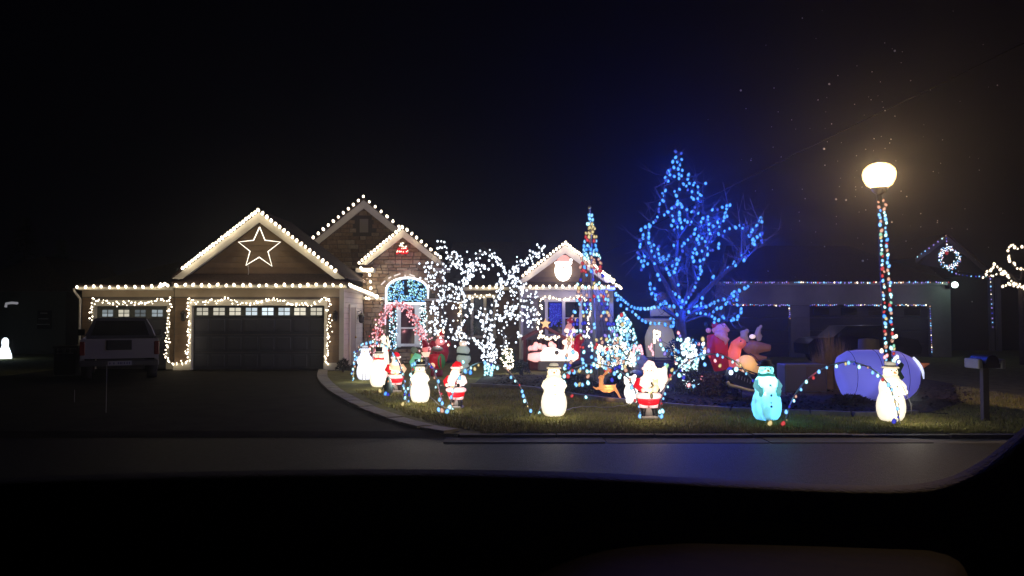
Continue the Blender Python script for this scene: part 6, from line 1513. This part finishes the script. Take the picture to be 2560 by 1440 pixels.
fr = along([Lq+Vector((0,-.15,.05)), Aq+Vector((0,-.15,.05))], .26, .2)+along(pp([(2366,596),(2367,612),(2368,622)], YF2-.3), .15)+along(pp([(2380,680),(2395,686),(2430,691),(2476,691)], YF2-1.3), .2, .2)
string('eave_lights', 'thin violet line of bulbs from the far gable peak to its porch eave', 'string lights', [fr], lambda i, p: R.choice(['violet','violet','orange','lblue','teal','dblue']), .7, svar=.3, lamps=[(fr[3]+Vector((0,-.4,-.3)), 3, (.25,.25,1)), (fr[9]+Vector((0,-.4,-.3)), 3, (.25,.25,1))])
string('post_lights', 'violet and pale bulbs down the far porch post', 'string lights', [along(pp([(2476,697),(2478,740),(2480,775),(2482,820)], YF2-1.3), .22, .3)], lambda i, p: R.choice(['violet','violet','lblue','warmdim','dblue']), .7, svar=.3, lamps=[(P(2480,760,YF2-2), 4, (.5,.5,1))])
# warm white lit tree at the right frame edge
YX = 30; t = thing('bare_tree', 'dark tree at the right frame edge carrying warm white strings', 'tree', (P(2560,870,YX).x, YX, 0))
b = MB(); b.tube([(P(2560,870,YX).x,YX,-.05), P(2556,780,YX), P(2552,720,YX)], [.16,.12,.1], 8); part('trunk', b, BARK, t, True, world=True)
TP = [[(2552,720),(2540,705),(2520,712)], [(2552,720),(2535,695),(2515,678),(2488,662),(2465,690)], [(2552,700),(2555,670),(2535,668),(2523,640),(2522,612)], [(2522,612),(2530,608),(2552,622)], [(2552,720),(2590,680),(2620,640)]]
for q_ in TP:
    b = MB(); l3 = smooth(pp(q_, YX), 3); b.tube(l3, [max(.012,.05*(1-i/len(l3))) for i in range(len(l3))], 5); part('branch', b, BARK, t, True, world=True)
xr = [along(pp(q_, YX-.1), .1, .4) for q_ in [[(2457,692),(2470,678),(2480,672),(2486,658),(2490,665),(2500,672),(2510,680),(2520,690),(2530,702),(2545,712),(2560,722)],[(2479,689),(2495,687),(2507,682),(2516,684)],[(2508,713),(2522,712),(2535,716),(2548,718),(2565,722)],[(2553,622),(2545,622),(2534,615),(2526,610),(2521,620),(2520,635),(2525,648),(2535,660),(2545,670),(2560,674)]]]
xr = [[q+Vector((R.gauss(0,.03),0,R.gauss(0,.03))) for q in r_] for r_ in xr]
string('tree_lights', 'warm white bulbs looped through the tree at the right frame edge', 'tree lights', xr, K('warmdim'), .95, svar=.3, lamps=[(P(2530,700,YX-.5),3,LW),(P(2530,640,YX-.5),3,LW)])
# ---------------- left neighbour ----------------
YZ = 38.0
t = thing('neighbour_house', 'unlit dark house at the far left with faint roof outline', 'house', (P(70,870,YZ).x, YZ, 0))
DK3 = mat('unlit siding', (.06,.065,.055), .85)
b = MB(); x0, x1 = P(-160,800,YZ).x, P(165,800,YZ).x; zt = P(60,728,YZ).z; b.box((x0,YZ,0),(x1,YZ+5,zt)); part('wall', b, DK3, t, world=True)
b = MB(); b.poly([P(-180,728,YZ-.4), P(178,728,YZ-.4), P(110,640,YZ-.4)], (0,6,0)); part('roof', b, ROOF, t, world=True)
b = MB(); b.box((P(95,780,YZ).x,YZ-.05,P(95,822,YZ).z),(P(130,780,YZ).x,YZ-.01,P(95,776,YZ).z)); w_ = part('window', b, GLASSD, t, world=True)
for k in range(3):
    bb = MB(); z = P(95,812-k*14,YZ).z; bb.box((P(95+k*4,780,YZ).x,YZ-.08,z),(P(126-k*3,780,YZ).x,YZ-.051,z+.04)); part('blind_slat', bb, mat('pale slat', (.3,.3,.3), .6), w_, world=True)
b = MB(); b.tube(pp([(14,768),(16,759),(30,757),(44,758)], YZ-.7), .06, 5); part('gutter_end', b, emis('dim lit gutter', (.9,.9,1), .22), t, True, world=True)  # gutter end emits, standing for the faint light on it
for (px, py, h_, r_, s_, nm, lb_) in [(12,897,52,13,2.2,'lit_snowman','white glowing snowman far off at the left frame edge'),(147,893,26,3.5,.35,'lit_post','thin dim lit post between left neighbour and truck')]:
    Y = 34.0; c = P(px,py,Y); u3 = Y/2000; t = thing(nm, lb_, 'snowman figure' if 'snow' in nm else 'garden light', (c.x, Y, 0)); H_ = h_*u3; r3 = r_*u3
    b = MB(); b.lathe([(r3*1.2,.0),(r3*1.1,H_*.2),(r3*.8,H_*.45),(r3*.55,H_*.6),(r3*.6,H_*.75),(r3*.55,H_*.9),(r3*.2,H_)], seg=14); part('body', b, emis('far white glow %.1f' % s_, (.85,.95,1), s_), t, True)
    b = MB(); b.lathe([(r3*.7,H_),(r3*.7,H_*1.02),(r3*.4,H_*1.03),(r3*.35,H_*1.1)], seg=12); part('hat', b, BLK, t, True)
    if 'snow' in nm: lamp(t, (0,-.7,.5), 6, (.6,.9,1))
# far trees against the sky, left
for k, (px, h_) in enumerate([(60,1.0),(150,.8)]):
    Y = 50; x = P(px,800,Y).x; t = thing('conifer_tree', ['taller black conifer behind the left neighbour roof','shorter black conifer nearer the truck house'][k], 'tree', (x, Y, 0))
    b = MB(); b.tube([(0,0,0),(0,0,8*h_)], [.25,.03], 7); part('trunk', b, BARK, t)
    b = MB()
    for _ in range(1500):
        f = R.random(); a = R.uniform(0,2*PI); r = (1-f)*2.6*h_*math.sqrt(R.random()); q = Vector((math.cos(a)*r, math.sin(a)*r, 1+f*7*h_)); d = Vector((math.cos(a),math.sin(a),-.3))*R.uniform(.2,.5); s = Vector((-math.sin(a),math.cos(a),0))*.1
        b.add([q-s,q+s,q+d],[(0,1,2)])
    part('foliage', b, LEAF, t, kind='stuff')
t = thing('streak_cable', 'thin dark cable added for the windshield streak across the street lamp glow', 'cable', P(2340,215,12.5))  # cable added in place of a dark streak on the windshield
b = MB(); cc = smooth([P(2900,-30,8.5), P(2600,90,10), P(2340,215,12.5), P(2110,325,16), P(1880,440,22.5), P(1640,560,29), P(1500,640,32)], 6); b.tube(cc, .01, 5); part('cable', b, mat('black cable', (.001,.001,.001), .9, spec=0), t, True, world=True)
# white specks hung near the lamp for raindrops on the windshield
b = MB()
for _ in range(150):
    px, py, Y = R.gauss(2200,170), R.gauss(430,230), R.uniform(13.2,16.8)
    if py > 760 or py < 20 or px > 2540: continue
    q = P(px,py,Y); b.sph(q, R.uniform(.004,.011), 5, 4)
for px, py in [(2237,127),(2073,210),(2060,372),(1852,226),(2090,498),(2115,500),(2157,652)]:
    b.sph(P(px,py,14.7), .02, 6, 5)
o = link('rain_specks', b.mesh('rain_specks', mat('rain_specks', (.8,.8,.85), .5), True)); o['kind'] = 'stuff'
# ---------------- own car: door sill, window frame, door panel ----------------
t = thing('car_door', 'dark car door sill and rounded window corner at the bottom of the view', 'car door', (0, 1.0, .5))
TRD = mat('black door trim', (.006,.006,.007), .7, .2, 40, .2)
YD = 1.0
top = smooth([P(x, y, YD) for x, y in [(-500,1235),(0,1206),(600,1188),(1100,1185),(1500,1194),(1900,1215),(2150,1225),(2300,1224),(2400,1206),(2480,1168),(2560,1108),(2700,985)]], 4)
low = [P(x, y, YD-.02) for x, y in [(-500,1600),(0,1600),(600,1600),(1100,1600),(1500,1600),(1900,1600),(2150,1600),(2300,1600),(2400,1600),(2480,1600),(2560,1600),(2700,1600)]]
low = smooth(low, 4)
b = MB(); n = len(top); vs = []
for a_, c_ in zip(top, low):
    vs += [a_+Vector((0,.05,-.025)), a_+Vector((0,.03,0)), a_+Vector((0,-.01,-.004)), a_+Vector((0,-.05,-.03)), c_+Vector((0,-.09,-.1)), c_+Vector((0,.05,-.1))]
fs = []
for i in range(n-1):
    for j in range(6): fs.append((i*6+j, i*6+(j+1)%6, i*6+6+(j+1)%6, i*6+6+j))
fs += [tuple(range(6)), tuple(range((n-1)*6+5, (n-1)*6-1, -1))]
b.add(vs, fs); part('sill', b, TRD, t, True, world=True)
b = MB(); arm = smooth([P(x, y, .9) for x, y in [(1000,1500),(1250,1385),(1450,1318),(1650,1302),(1800,1303),(2100,1312),(2320,1326),(2380,1370),(2420,1460),(2440,1600)]], 4)
lowp = [Vector((p.x*.55, .5, P(100,1620,.5).z)) for i, p in enumerate(arm)]
vs = []; 
for a_, c_ in zip(arm, lowp): vs += [a_+Vector((0,-.0,0)), a_+Vector((0,-.04,-.012)), c_]
fs = []
for i in range(len(arm)-1):
    for j in range(2): fs.append((i*3+j, i*3+3+j, i*3+4+j, i*3+1+j))
b.add(vs, fs); part('glow_panel', b, mat('brown glow tint', (.16,.075,.012), .8, .2, 30), t, True, world=True)  # brown panel shaped and coloured to stand for a faint glow
# ---------------- air: haze added to draw halos round the lamps ----------------
hz = MB(); hz.box((-89.5,-20,-1.2),(89.5,109,14)); hm = bpy.data.materials.new('haze'); hm.use_nodes = True; nt = hm.node_tree
nt.nodes.remove(nt.nodes['Principled BSDF']); pv = nt.nodes.new('ShaderNodeVolumePrincipled'); pv.inputs['Color'].default_value = (.9,.92,1,1); pv.inputs['Density'].default_value = HAZE_DENSITY; pv.inputs['Anisotropy'].default_value = 0.84
nt.links.new(pv.outputs[0], nt.nodes['Material Output'].inputs['Volume'])
o = link('haze', hz.mesh('haze', hm)); o['kind'] = 'stuff'
print('objects', len(bpy.data.objects), 'lights', len(bpy.data.lights))
